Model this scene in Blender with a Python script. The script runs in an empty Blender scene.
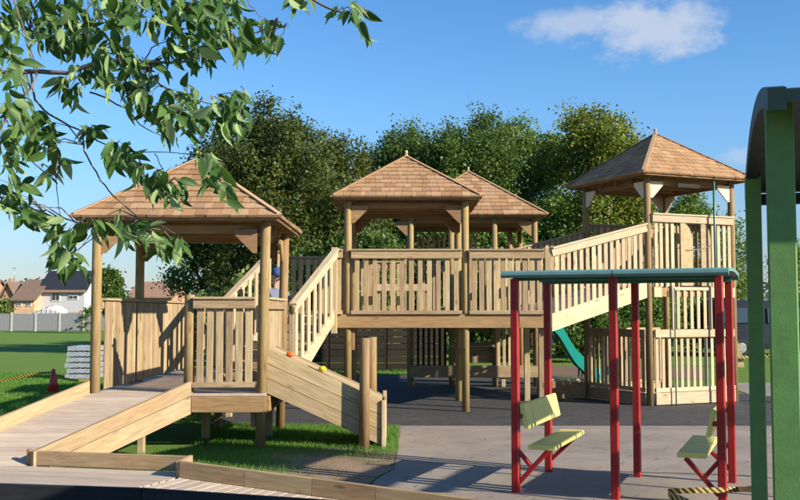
import bpy, bmesh, math, random
import numpy as np
from mathutils import Vector, Matrix
rnd = random.Random(7)
RNG = np.random.default_rng(11)
S = bpy.context.scene
COL = S.collection
R = math.radians

# ------------------------------------------------------------------ camera
CAM_H, FPX, TILT = 1.65, 1000.0, math.atan(0.062)
cam_d = bpy.data.cameras.new('camera')
cam_d.sensor_width = 36.0
cam_d.lens = 45.0
cam_d.clip_end = 6000
cam = bpy.data.objects.new('camera', cam_d)
COL.objects.link(cam)
cam.location = (0, 0, CAM_H)
cam.rotation_euler = (math.pi / 2 + TILT, 0, 0)
S.camera = cam

# ------------------------------------------------------------------ sky and sun
SUN_EL, SUN_AZ = R(24.3), R(119.5)          # azimuth clockwise from +Y
world = bpy.data.worlds.new('World')
S.world = world
world.use_nodes = True
wn, wl = world.node_tree.nodes, world.node_tree.links
sky = wn.new('ShaderNodeTexSky')
sky.sky_type = 'NISHITA'
sky.sun_disc = False
sky.sun_elevation = SUN_EL
sky.sun_rotation = SUN_AZ
sky.air_density = 1.0
sky.dust_density = 0.15
sky.ozone_density = 2.2
bg = wn['Background']
bg.inputs[1].default_value = 0.088
def wmath(op, a, b=None, c=None):
    n = wn.new('ShaderNodeMath'); n.operation = op
    for i, v in enumerate((a, b, c)):
        if v is None: continue
        if isinstance(v, (int, float)): n.inputs[i].default_value = v
        else: wl.new(v, n.inputs[i])
    return n.outputs[0]
def wramp(v, a, b):
    n = wn.new('ShaderNodeMapRange'); n.interpolation_type = 'SMOOTHSTEP'
    n.inputs[1].default_value = a; n.inputs[2].default_value = b
    wl.new(v, n.inputs[0]); return n.outputs[0]
tc = wn.new('ShaderNodeTexCoord')
def wnoise(scale, detail, rough, sz=1.0, off=0.0):
    m = wn.new('ShaderNodeMapping'); m.inputs[3].default_value = (1, 1, sz); m.inputs[1].default_value = (off, off, off)
    wl.new(tc.outputs[0], m.inputs[0])
    n = wn.new('ShaderNodeTexNoise'); n.inputs['Scale'].default_value = scale; n.inputs['Detail'].default_value = detail
    n.inputs['Roughness'].default_value = rough
    wl.new(m.outputs[0], n.inputs['Vector']); return n.outputs[0]
def wdot(vec):
    n = wn.new('ShaderNodeVectorMath'); n.operation = 'DOT_PRODUCT'
    wl.new(tc.outputs[0], n.inputs[0]); n.inputs[1].default_value = vec; return n.outputs['Value']
def ray(px, py):
    u, v = (px - 400) / FPX, (250 - py) / FPX
    return Vector((u, math.cos(TILT) - v * math.sin(TILT), math.sin(TILT) + v * math.cos(TILT))).normalized()
cl_noise = wnoise(16, 6, 0.62, 1.8, 3.1)
cl_fine = wnoise(55, 5, 0.6, 1.5, 1.0)
def cloud(px, py, rx, ry, lo, hi, amount):
    c = ray(px, py); ex = Vector((0, 0, 1)).cross(c).normalized() * -1; ey = c.cross(ex) * -1
    dx = wmath('DIVIDE', wdot(ex), rx); dy = wmath('DIVIDE', wdot(ey), ry)
    d = wmath('SQRT', wmath('ADD', wmath('MULTIPLY', dx, dx), wmath('MULTIPLY', dy, dy)))
    front = wmath('GREATER_THAN', wdot(c), 0.3)
    f = wmath('ADD', wmath('SUBTRACT', 1.0, d), wmath('MULTIPLY', wmath('SUBTRACT', cl_noise, 0.5), 2.6))
    f = wmath('ADD', f, wmath('MULTIPLY', wmath('SUBTRACT', cl_fine, 0.5), 0.9))
    return wmath('MULTIPLY', wmath('MULTIPLY', wramp(f, lo, hi), front), amount)
m1 = cloud(645, 25, 0.074, 0.030, -0.25, 0.75, 0.74)
m1b = cloud(580, 24, 0.062, 0.018, -0.25, 0.85, 0.58)
m2 = cloud(738, 158, 0.022, 0.014, 0.05, 1.0, 0.42)
low = wmath('MULTIPLY', wramp(wnoise(9, 5, 0.6, 5.0, 7.0), 0.42, 0.70), wmath('SUBTRACT', 1.0, wramp(wdot((0, 0, 1)), 0.03, 0.15)))
low = wmath('MULTIPLY', low, 0.40)
mask = wmath('MAXIMUM', wmath('MAXIMUM', m1, m1b), wmath('MAXIMUM', m2, low))
mx = wn.new('ShaderNodeMix'); mx.data_type = 'RGBA'
wl.new(mask, mx.inputs[0])
hs = wn.new('ShaderNodeHueSaturation'); hs.inputs[1].default_value = 1.24; hs.inputs[2].default_value = 1.0
wl.new(sky.outputs[0], hs.inputs[4])
tint = wn.new('ShaderNodeMix'); tint.data_type = 'RGBA'; tint.blend_type = 'MULTIPLY'; tint.inputs[0].default_value = 1.0
wl.new(hs.outputs[0], tint.inputs[6]); tint.inputs[7].default_value = (0.86, 0.99, 1.14, 1)
hz = wn.new('ShaderNodeMix'); hz.data_type = 'RGBA'; hz.blend_type = 'MULTIPLY'
wl.new(wmath('SUBTRACT', 1.0, wramp(wdot((0, 0, 1)), -0.02, 0.22)), hz.inputs[0]); hz.inputs[7].default_value = (0.54, 0.50, 0.60, 1)
wl.new(tint.outputs[2], hz.inputs[6])
wl.new(hz.outputs[2], mx.inputs[6]); mx.inputs[7].default_value = (4.0, 4.3, 4.9, 1)
wl.new(mx.outputs[2], bg.inputs[0])

sun_d = bpy.data.lights.new('sun', 'SUN')
sun_d.energy = 5.0
sun_d.angle = R(0.53)
sun_d.color = (1.0, 0.90, 0.74)
sun = bpy.data.objects.new('sun', sun_d)
COL.objects.link(sun)
sdir = Vector((math.sin(SUN_AZ) * math.cos(SUN_EL), math.cos(SUN_AZ) * math.cos(SUN_EL), math.sin(SUN_EL)))
sun.rotation_euler = sdir.to_track_quat('Z', 'Y').to_euler()
sun.location = (20, -10, 20)

S.view_settings.view_transform = 'Standard'
S.view_settings.look = 'None'
S.view_settings.exposure = 0.93
S.view_settings.gamma = 1.0
S.view_settings.use_curve_mapping = False
S.render.engine = 'CYCLES'
S.cycles.use_denoising = True
S.cycles.max_bounces = 6
S.cycles.diffuse_bounces = 2
S.cycles.transparent_max_bounces = 8

# ------------------------------------------------------------------ helpers
def P(px, py, Y):
    r = ray(px, py); t = Y / r.y
    return Vector((r.x * t, Y, CAM_H + r.z * t))
def G(px, py, z=0.0):
    r = ray(px, py); t = (z - CAM_H) / r.z
    return Vector((r.x * t, r.y * t, z))
def XY(px, Y):
    return P(px, 312, Y).x
WM = {}
def link(o, parent=None, M=None):
    COL.objects.link(o)
    M = M if M is not None else Matrix.Identity(4)
    if parent is not None:
        o.parent = parent
        o.matrix_basis = WM[parent.name].inverted() @ M
    else:
        o.matrix_basis = M
    WM[o.name] = M.copy()
    return o
def tag(o, label=None, cat=None, group=None, kind=None):
    if label: o['label'] = label
    if cat: o['category'] = cat
    if group: o['group'] = group
    if kind: o['kind'] = kind
    return o
def root(name, loc, label, cat, group=None):
    e = bpy.data.objects.new(name, None)
    e.empty_display_size = 0.2
    link(e, None, Matrix.Translation(Vector(loc)))
    return tag(e, label, cat, group)
def mesh(name, verts, faces, mat, smooth=False):
    m = bpy.data.meshes.new(name)
    m.from_pydata([tuple(v) for v in verts], [], faces)
    if mat is not None: m.materials.append(mat)
    if smooth:
        for p in m.polygons: p.use_smooth = True
    m.update()
    return m
def frame(p0, p1, n):
    x = (Vector(p1) - Vector(p0)).normalized()
    n = Vector((n[0], n[1], n[2] if len(n) > 2 else 0.0))
    y = n.cross(x)
    if y.length < 1e-5: y = Vector((0, 1, 0)).cross(x)
    y.normalize()
    z = x.cross(y)
    M = Matrix((x, y, z)).transposed().to_4x4()
    M.translation = Vector(p0)
    return M
CACHE = {}
def box_mesh(L, w, t, mat, ch=None):
    L, w, t = round(L, 3), round(w, 3), round(t, 3)
    key = ('b', L, w, t, mat.name)
    if key in CACHE: return CACHE[key]
    c = min(ch if ch else 0.006, 0.3 * min(w, t))
    a, b = w / 2, t / 2
    sec = [(-a + c, -b), (a - c, -b), (a, -b + c), (a, b - c), (a - c, b), (-a + c, b), (-a, b - c), (-a, -b + c)]
    V = [(x, y, z) for x in (0, L) for y, z in sec]
    F = [[i, (i + 1) % 8, 8 + (i + 1) % 8, 8 + i] for i in range(8)] + [list(range(7, -1, -1)), list(range(8, 16))]
    CACHE[key] = mesh('board', V, F, mat)
    return CACHE[key]
def cyl_mesh(L, r0, r1, mat, n=14):
    L = round(L, 3)
    key = ('c', L, r0, r1, mat.name, n)
    if key in CACHE: return CACHE[key]
    V, F = [], []
    c = min(0.008, r1 * .3)
    rings = [(0, r0), (L - c, r1), (L, r1 - c)]
    for x, r in rings:
        V += [(x, r * math.cos(2 * math.pi * i / n), r * math.sin(2 * math.pi * i / n)) for i in range(n)]
    for k in range(2):
        F += [[k * n + i, k * n + (i + 1) % n, (k + 1) * n + (i + 1) % n, (k + 1) * n + i] for i in range(n)]
    m = mesh('round', V, F + [list(range(n - 1, -1, -1)), list(range(2 * n, 3 * n))], mat)
    for p in m.polygons[:2 * n]: p.use_smooth = True
    CACHE[key] = m
    return m
def board(name, parent, p0, p1, w, t, n, mat, ch=None):
    p0, p1 = Vector(p0), Vector(p1)
    o = bpy.data.objects.new(name, box_mesh((p1 - p0).length, w, t, mat, ch))
    return link(o, parent, frame(p0, p1, n))
def rpost(name, parent, base, top, r, mat, r1=None, n=14):
    base, top = Vector(base), Vector(top)
    o = bpy.data.objects.new(name, cyl_mesh((top - base).length, r, r1 or r * .96, mat, n))
    return link(o, parent, frame(base, top, (rnd.random() - .5, -1, 0.3)))
def solid(name, parent, verts, faces, mat, M=None, smooth=False):
    """verts in world space; the object's origin goes to their mean"""
    V = [Vector(v) for v in verts]
    if M is None:
        M = Matrix.Translation(sum(V, Vector()) / len(V))
    Mi = M.inverted()
    o = bpy.data.objects.new(name, mesh(name, [Mi @ v for v in V], faces, mat, smooth))
    return link(o, parent, M)
def slab(name, parent, poly, z0, z1, mat):
    """prism over a polygon (list of xy or xyz-with-own-top)"""
    n = len(poly)
    V = [(p[0], p[1], z0) for p in poly] + [(p[0], p[1], z1) for p in poly]
    a = sum(poly[i][0] * poly[(i + 1) % n][1] - poly[(i + 1) % n][0] * poly[i][1] for i in range(n))
    F = [[i, (i + 1) % n, n + (i + 1) % n, n + i] for i in range(n)] + [list(range(n - 1, -1, -1)), list(range(n, 2 * n))]
    if a < 0: F = [f[::-1] for f in F]
    return solid(name, parent, V, F, mat)
def extrude_poly(name, parent, pts, vec, mat, M=None):
    """planar world polygon pushed along vec"""
    n = len(pts); vec = Vector(vec)
    V = [Vector(p) for p in pts] + [Vector(p) + vec for p in pts]
    nor = (V[1] - V[0]).cross(V[2] - V[1])
    F = [[i, (i + 1) % n, n + (i + 1) % n, n + i] for i in range(n)] + [list(range(n - 1, -1, -1)), list(range(n, 2 * n))]
    if nor.dot(vec) < 0: F = [f[::-1] for f in F]
    return solid(name, parent, V, F, mat, M)
def tube_geo(pts, radii, n=6):
    pts = [Vector(p) for p in pts]
    V, F = [], []
    for i, p in enumerate(pts):
        d = (pts[min(i + 1, len(pts) - 1)] - pts[max(i - 1, 0)]).normalized()
        a = d.cross(Vector((0.2, 0.9, 0.33))).normalized(); b = d.cross(a)
        for k in range(n):
            t = 2 * math.pi * k / n
            V.append(p + (a * math.cos(t) + b * math.sin(t)) * radii[i])
    for i in range(len(pts) - 1):
        for k in range(n):
            F.append([i * n + k, i * n + (k + 1) % n, (i + 1) * n + (k + 1) % n, (i + 1) * n + k])
    F += [list(range(n - 1, -1, -1)), list(range((len(pts) - 1) * n, len(pts) * n))]
    return V, F
def tube(name, parent, pts, radii, mat, n=6, smooth=True):
    V, F = tube_geo(pts, radii, n)
    return solid(name, parent, V, F, mat, None, smooth)
def merge(parts):
    V, F = [], []
    for v, f in parts:
        o = len(V); V += list(v); F += [[i + o for i in q] for q in f]
    return V, F
def lathe(profile, n=20):
    V, F = [], []
    for r, z in profile:
        V += [(r * math.cos(2 * math.pi * i / n), r * math.sin(2 * math.pi * i / n), z) for i in range(n)]
    for k in range(len(profile) - 1):
        F += [[k * n + i, k * n + (i + 1) % n, (k + 1) * n + (i + 1) % n, (k + 1) * n + i] for i in range(n)]
    F += [list(range(n - 1, -1, -1)), list(range((len(profile) - 1) * n, len(profile) * n))]
    return V, F

# ------------------------------------------------------------------ materials
def nodes(name):
    m = bpy.data.materials.new(name); m.use_nodes = True
    nt = m.node_tree
    return m, nt, nt.nodes['Principled BSDF']
class N:
    """small node-building helper"""
    def __init__(s, nt): s.nt = nt
    def new(s, t, **kw):
        n = s.nt.nodes.new(t)
        for k, v in kw.items(): setattr(n, k, v)
        return n
    def put(s, sock, v):
        if isinstance(v, (int, float, tuple)): sock.default_value = v
        else: s.nt.links.new(v, sock)
    def coord(s, scale=(1, 1, 1), kind='Object'):
        t = s.new('ShaderNodeTexCoord'); m = s.new('ShaderNodeMapping')
        s.nt.links.new(t.outputs[kind], m.inputs[0]); m.inputs[3].default_value = scale
        return m.outputs[0]
    def world(s, scale=(1, 1, 1)):
        t = s.new('ShaderNodeNewGeometry'); m = s.new('ShaderNodeMapping')
        s.nt.links.new(t.outputs['Position'], m.inputs[0]); m.inputs[3].default_value = scale
        return m.outputs[0]
    def shift(s, vec, amt):
        oi = s.new('ShaderNodeObjectInfo')
        mu = s.new('ShaderNodeMath', operation='MULTIPLY'); s.put(mu.inputs[0], oi.outputs['Random']); mu.inputs[1].default_value = amt
        a = s.new('ShaderNodeVectorMath', operation='ADD'); s.put(a.inputs[0], vec); s.put(a.inputs[1], mu.outputs[0])
        return a.outputs[0]
    def noise(s, vec, scale, detail=4, rough=0.55, dist=0.0):
        n = s.new('ShaderNodeTexNoise'); s.put(n.inputs['Vector'], vec)
        n.inputs['Scale'].default_value = scale; n.inputs['Detail'].default_value = detail
        n.inputs['Roughness'].default_value = rough; n.inputs['Distortion'].default_value = dist
        return n.outputs[0]
    def ramp(s, v, stops):
        n = s.new('ShaderNodeValToRGB'); s.put(n.inputs[0], v)
        e = n.color_ramp.elements
        while len(e) < len(stops): e.new(0.5)
        for i, (p, c) in enumerate(stops):
            e[i].position = p; e[i].color = (*c, 1) if len(c) == 3 else c
        return n.outputs[0]
    def mix(s, f, a, b, mode='MIX'):
        n = s.new('ShaderNodeMix', data_type='RGBA', blend_type=mode)
        s.put(n.inputs[0], f)
        s.put(n.inputs[6], (*a, 1) if isinstance(a, tuple) and len(a) == 3 else a)
        s.put(n.inputs[7], (*b, 1) if isinstance(b, tuple) and len(b) == 3 else b)
        return n.outputs[2]
    def rng(s, v, a, b, c, d):
        n = s.new('ShaderNodeMapRange'); s.put(n.inputs[0], v)
        for i, q in enumerate((a, b, c, d)): n.inputs[i + 1].default_value = q
        return n.outputs[0]
    def rand(s): return s.new('ShaderNodeObjectInfo').outputs['Random']
    def hsv(s, col, h=0.5, sat=1.0, val=1.0):
        n = s.new('ShaderNodeHueSaturation'); s.put(n.inputs[0], h); s.put(n.inputs[1], sat); s.put(n.inputs[2], val); s.put(n.inputs[4], col)
        return n.outputs[0]
    def bump(s, h, strength, dist, bsdf):
        n = s.new('ShaderNodeBump'); s.put(n.inputs['Height'], h); n.inputs['Strength'].default_value = strength; n.inputs['Distance'].default_value = dist
        s.nt.links.new(n.outputs[0], bsdf.inputs['Normal'])
def wood(name, dark, light, rough=0.78, vlo=0.82, vhi=1.12, green=0.15, knots=True, grey=0.0):
    m, nt, b = nodes(name); n = N(nt)
    v = n.shift(n.coord((1.1, 11, 11)), 37.0)
    g = n.noise(v, 3.0, 6, 0.62, 0.6)
    v2 = n.shift(n.coord((1, 1, 1)), 19.0)
    col = n.ramp(g, [(0.30, dark), (0.52, tuple((a + c) / 2 for a, c in zip(dark, light))), (0.72, light)])
    blotch = n.noise(v2, 2.3, 3, 0.5)
    col = n.mix(n.rng(blotch, 0.45, 0.75, 0.0, green), col, (0.30, 0.29, 0.12))
    if grey: col = n.mix(n.rng(n.noise(v2, 1.3, 3, 0.6), 0.35, 0.7, 0.0, grey), col, (0.33, 0.31, 0.28))
    if knots:
        vo = n.new('ShaderNodeTexVoronoi'); n.put(vo.inputs['Vector'], n.shift(n.coord((2.2, 7, 7)), 11.0)); vo.inputs['Scale'].default_value = 1.0
        col = n.mix(n.rng(vo.outputs['Distance'], 0.05, 0.17, 0.75, 0.0), col, (0.14, 0.07, 0.028))
    col = n.hsv(col, n.rng(n.rand(), 0, 1, 0.49, 0.508), 1.0, n.rng(n.shift(n.rand(), 0.0) if False else n.rand(), 0, 1, vlo, vhi))
    n.put(b.inputs['Base Color'], col); b.inputs['Roughness'].default_value = rough
    b.inputs['Specular IOR Level'].default_value = 0.25
    n.bump(g, 0.35, 0.004, b)
    return m
def plain(name, col, rough=0.5, metal=0.0, spec=0.4, var=0.12, scale=9.0, bump=0.0, dirt=0.0):
    m, nt, b = nodes(name); n = N(nt)
    v = n.coord()
    g = n.noise(v, scale, 5, 0.6)
    c = n.mix(n.rng(g, 0.25, 0.75, 0.0, 1.0), tuple(x * (1 - var) for x in col), tuple(min(1, x * (1 + var)) for x in col))
    if dirt:
        c = n.mix(n.rng(n.noise(v, 3.1, 6, 0.7), 0.5, 0.78, 0, dirt), c, (0.10, 0.085, 0.065))
    n.put(b.inputs['Base Color'], c)
    n.put(b.inputs['Roughness'], n.rng(g, 0, 1, max(0.02, rough - .1), min(1, rough + .1)))
    b.inputs['Metallic'].default_value = metal; b.inputs['Specular IOR Level'].default_value = spec
    if bump: n.bump(n.noise(v, scale * 6, 4, 0.6), bump, 0.004, b)
    return m
M = {}
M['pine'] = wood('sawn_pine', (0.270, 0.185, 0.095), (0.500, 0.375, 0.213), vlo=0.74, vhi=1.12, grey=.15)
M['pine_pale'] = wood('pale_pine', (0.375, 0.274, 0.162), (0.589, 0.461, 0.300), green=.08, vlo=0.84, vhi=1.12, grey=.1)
M['pole'] = wood('round_pine', (0.195, 0.127, 0.050), (0.348, 0.238, 0.104), green=.22, vlo=0.88, vhi=1.08, grey=.08)
M['beam'] = wood('beam_pine', (0.199, 0.112, 0.050), (0.331, 0.207, 0.108), vlo=0.8, vhi=1.15)
M['kerb'] = wood('kerb_pine', (0.245, 0.158, 0.080), (0.443, 0.307, 0.168), green=.3, vlo=0.84, vhi=1.12, grey=.15)
M['deck'] = wood('deck_plank', (0.39, 0.305, 0.228), (0.57, 0.465, 0.36), green=.0, grey=.25, vlo=.82, vhi=1.08, knots=False)
M['dark_timber_shade'] = wood('dark_timber_shade', (0.012, 0.014, 0.016), (0.028, 0.032, 0.034), green=0, knots=False)  # near-black; on the right edging board this colour paints a roof shadow
M['fence_dark'] = wood('brown_fence', (0.017, 0.012, 0.009), (0.035, 0.026, 0.017), green=0, knots=False, vlo=0.8, vhi=1.1)  # brown darkened so the colour holds the rear fence's shade
def shingle_mat():
    m, nt, b = nodes('cedar_shingle'); n = N(nt)
    v = n.shift(n.coord((9, 9, 1)), 31.0)
    g = n.noise(v, 5, 5, 0.65, 0.3)
    r = n.ramp(n.rand(), [(0.0, (0.286, 0.168, 0.087)), (0.3, (0.362, 0.220, 0.114)), (0.6, (0.405, 0.258, 0.140)), (0.9, (0.464, 0.313, 0.179)), (1.0, (0.292, 0.191, 0.123))])
    c = n.mix(n.rng(g, 0.3, 0.7, 0.0, 0.42), r, (0.22, 0.10, 0.05))
    n.put(b.inputs['Base Color'], c); b.inputs['Roughness'].default_value = 0.85; b.inputs['Specular IOR Level'].default_value = .2
    n.bump(g, 0.5, 0.005, b)
    return m
M['shingle'] = shingle_mat()
M['ply'] = wood('ply_gusset', (0.50, 0.40, 0.27), (0.68, 0.57, 0.42), green=0, knots=False)
M['red'] = plain('red_paint', (0.29, 0.010, 0.010), 0.4, var=.18, dirt=.35)
M['teal'] = plain('teal_roof_paint', (0.11, 0.235, 0.225), 0.6, var=.1, dirt=.15)
M['lime'] = plain('lime_paint', (0.68, 0.61, 0.17), 0.55, var=.07, bump=.1, dirt=.12)
M['green'] = plain('green_paint', (0.10, 0.225, 0.06), 0.55, var=.16, scale=14, bump=.2, dirt=.25)
M['navy'] = plain('dark_teal_roof', (0.008, 0.026, 0.028), 0.5, spec=.25)
M['slide'] = plain('teal_plastic', (0.015, 0.30, 0.245), 0.3, var=.06)
M['steel_green'] = plain('green_pole_paint', (0.03, 0.13, 0.10), 0.35)
M['galv'] = plain('galvanised_steel', (0.35, 0.35, 0.34), 0.4, metal=.7)
M['orange'] = plain('orange_plastic', (0.62, 0.10, 0.035), 0.4)
M['cone'] = plain('cone_plastic', (0.52, 0.035, 0.02), 0.4)
M['hold_orange'] = plain('orange_hold', (0.78, 0.13, 0.03), 0.5)
M['hold_yellow'] = plain('yellow_hold', (0.85, 0.58, 0.02), 0.5)
M['white'] = plain('white_paint', (0.62, 0.62, 0.61), 0.6, var=.05)
M['render'] = plain('white_render', (0.44, 0.44, 0.46), 0.85, var=.07, dirt=.12)
M['brick'] = plain('brick', (0.38, 0.21, 0.13), 0.85, var=.2, scale=3)
M['brick_pale'] = plain('pale_brick', (0.52, 0.33, 0.20), 0.85, var=.15, scale=3)
M['tile'] = plain('brown_roof_tile', (0.17, 0.115, 0.085), 0.85, var=.2, scale=5)
M['tile_red'] = plain('red_roof_tile', (0.27, 0.16, 0.11), 0.85, var=.2, scale=5)
M['slate'] = plain('dark_roof', (0.022, 0.024, 0.032), 0.6, var=.2)
M['glass'] = plain('window_glass', (0.03, 0.04, 0.05), 0.08, spec=.8)
M['fence_grey'] = plain('grey_fence_panel', (0.20, 0.205, 0.215), 0.85, var=.15, scale=6)
M['conc_post'] = plain('concrete_post', (0.42, 0.40, 0.37), 0.9)
M['van'] = plain('dark_van_paint', (0.008, 0.011, 0.024), 0.4, spec=.25)
M['car_white'] = plain('white_car_paint', (0.6, 0.62, 0.64), 0.25)
M['tyre'] = plain('tyre_rubber', (0.015, 0.015, 0.015), 0.8)
M['sheet'] = plain('grey_sheet', (0.36, 0.39, 0.43), 0.5, metal=.3, var=.2, scale=4, dirt=.2)
M['bark'] = plain('bark', (0.085, 0.06, 0.045), 0.9, var=.35, scale=12, bump=.6)
M['twig'] = plain('twig', (0.16, 0.125, 0.115), 0.8, var=.3, scale=20)
M['skin'] = plain('skin', (0.52, 0.31, 0.23), 0.55, var=.05)
M['shirt'] = plain('grey_blue_cloth', (0.16, 0.19, 0.27), 0.9)
M['trouser'] = plain('dark_blue_cloth', (0.03, 0.045, 0.09), 0.9)
M['cap'] = plain('blue_cap_cloth', (0.045, 0.075, 0.20), 0.85)
M['soil'] = plain('brown_soil', (0.16, 0.095, 0.06), 0.95, var=.3, scale=8, bump=.5)
def tape_mat():
    m, nt, b = nodes('hazard_tape'); n = N(nt)
    v = n.coord((1, 1, 1), 'UV')
    w = n.new('ShaderNodeTexWave'); w.wave_type = 'BANDS'; w.bands_direction = 'DIAGONAL'; n.put(w.inputs['Vector'], v); w.inputs['Scale'].default_value = 0.5
    n.put(b.inputs['Base Color'], n.ramp(w.outputs['Fac'], [(0.48, (0.02, 0.018, 0.012)), (0.52, (0.46, 0.31, 0.06))]))
    b.inputs['Roughness'].default_value = 0.45
    return m
M['tape'] = tape_mat()
def leaf_mat(name, stops, trans=0.35, rough=0.5, back=None, nscale=2.2):
    m, nt, b = nodes(name); n = N(nt)
    geo = n.new('ShaderNodeNewGeometry')
    ns = n.noise(n.world(), nscale, 3, 0.6)
    rp = n.new('ShaderNodeMath', operation='MULTIPLY_ADD'); n.put(rp.inputs[0], geo.outputs['Random Per Island']); rp.inputs[1].default_value = 0.55
    sc = n.new('ShaderNodeMath', operation='MULTIPLY_ADD'); n.put(sc.inputs[0], ns); sc.inputs[1].default_value = 0.9; sc.inputs[2].default_value = -0.22
    n.put(rp.inputs[2], sc.outputs[0])
    c = n.ramp(rp.outputs[0], stops)
    if back: c = n.mix(geo.outputs['Backfacing'], c, back)
    n.put(b.inputs['Base Color'], c); b.inputs['Roughness'].default_value = rough; b.inputs['Specular IOR Level'].default_value = .35
    tr = n.new('ShaderNodeBsdfTranslucent'); n.put(tr.inputs[0], n.hsv(c, 0.49, 1.1, 1.5))
    mixs = n.new('ShaderNodeMixShader'); mixs.inputs[0].default_value = trans
    nt.links.new(b.outputs[0], mixs.inputs[1]); nt.links.new(tr.outputs[0], mixs.inputs[2])
    nt.links.new(mixs.outputs[0], nt.nodes['Material Output'].inputs[0])
    return m
M['leaf_brown'] = leaf_mat('leaf_olive_brown', [(0.1, (0.029, 0.054, 0.012)), (0.45, (0.068, 0.102, 0.022)), (0.7, (0.121, 0.140, 0.031)), (0.95, (0.175, 0.150, 0.038))])
M['leaf_dark'] = leaf_mat('leaf_dark_green', [(0.1, (0.029, 0.066, 0.015)), (0.5, (0.075, 0.135, 0.027)), (0.8, (0.146, 0.201, 0.039)), (1.0, (0.235, 0.241, 0.051))])
M['leaf_mid'] = leaf_mat('leaf_mid_green', [(0.1, (0.038, 0.090, 0.018)), (0.5, (0.096, 0.176, 0.033)), (0.8, (0.192, 0.239, 0.045)), (1.0, (0.326, 0.289, 0.053))])
M['leaf_yellow'] = leaf_mat('leaf_yellow_green', [(0.1, (0.044, 0.086, 0.014)), (0.45, (0.125, 0.173, 0.027)), (0.75, (0.248, 0.254, 0.039)), (1.0, (0.379, 0.312, 0.049))])
M['leaf_hedge'] = leaf_mat('leaf_hedge', [(0.1, (0.040, 0.078, 0.016)), (0.5, (0.109, 0.172, 0.033)), (1.0, (0.234, 0.250, 0.052))])
M['leaf_far'] = leaf_mat('leaf_far', [(0.1, (0.05, 0.075, 0.05)), (0.6, (0.08, 0.11, 0.07)), (1.0, (0.11, 0.13, 0.08))])
M['leaf_cherry'] = leaf_mat('leaf_cherry', [(0.1, (0.027, 0.075, 0.014)), (0.5, (0.054, 0.128, 0.027)), (0.85, (0.099, 0.183, 0.041))], 0.34, 0.55, back=(0.259, 0.364, 0.149), nscale=3.0)
def cherry_random():
    # single leaves vary by object as well as by place
    m = M['leaf_cherry'].copy(); m.name = 'leaf_cherry_single'
    nt = m.node_tree
    r = [x for x in nt.nodes if x.type == 'NEW_GEOMETRY'][0]
    oi = nt.nodes.new('ShaderNodeObjectInfo')
    for l in list(nt.links):
        if l.from_socket.name == 'Random Per Island':
            nt.links.new(oi.outputs['Random'], l.to_socket)
    return m
M['leaf_cherry_single'] = cherry_random()
M['blade'] = leaf_mat('grass_blade', [(0.1, (0.050, 0.130, 0.016)), (0.5, (0.095, 0.215, 0.028)), (0.85, (0.15, 0.29, 0.045)), (1.0, (0.24, 0.28, 0.09))], 0.35, 0.55, nscale=1.1)

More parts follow.
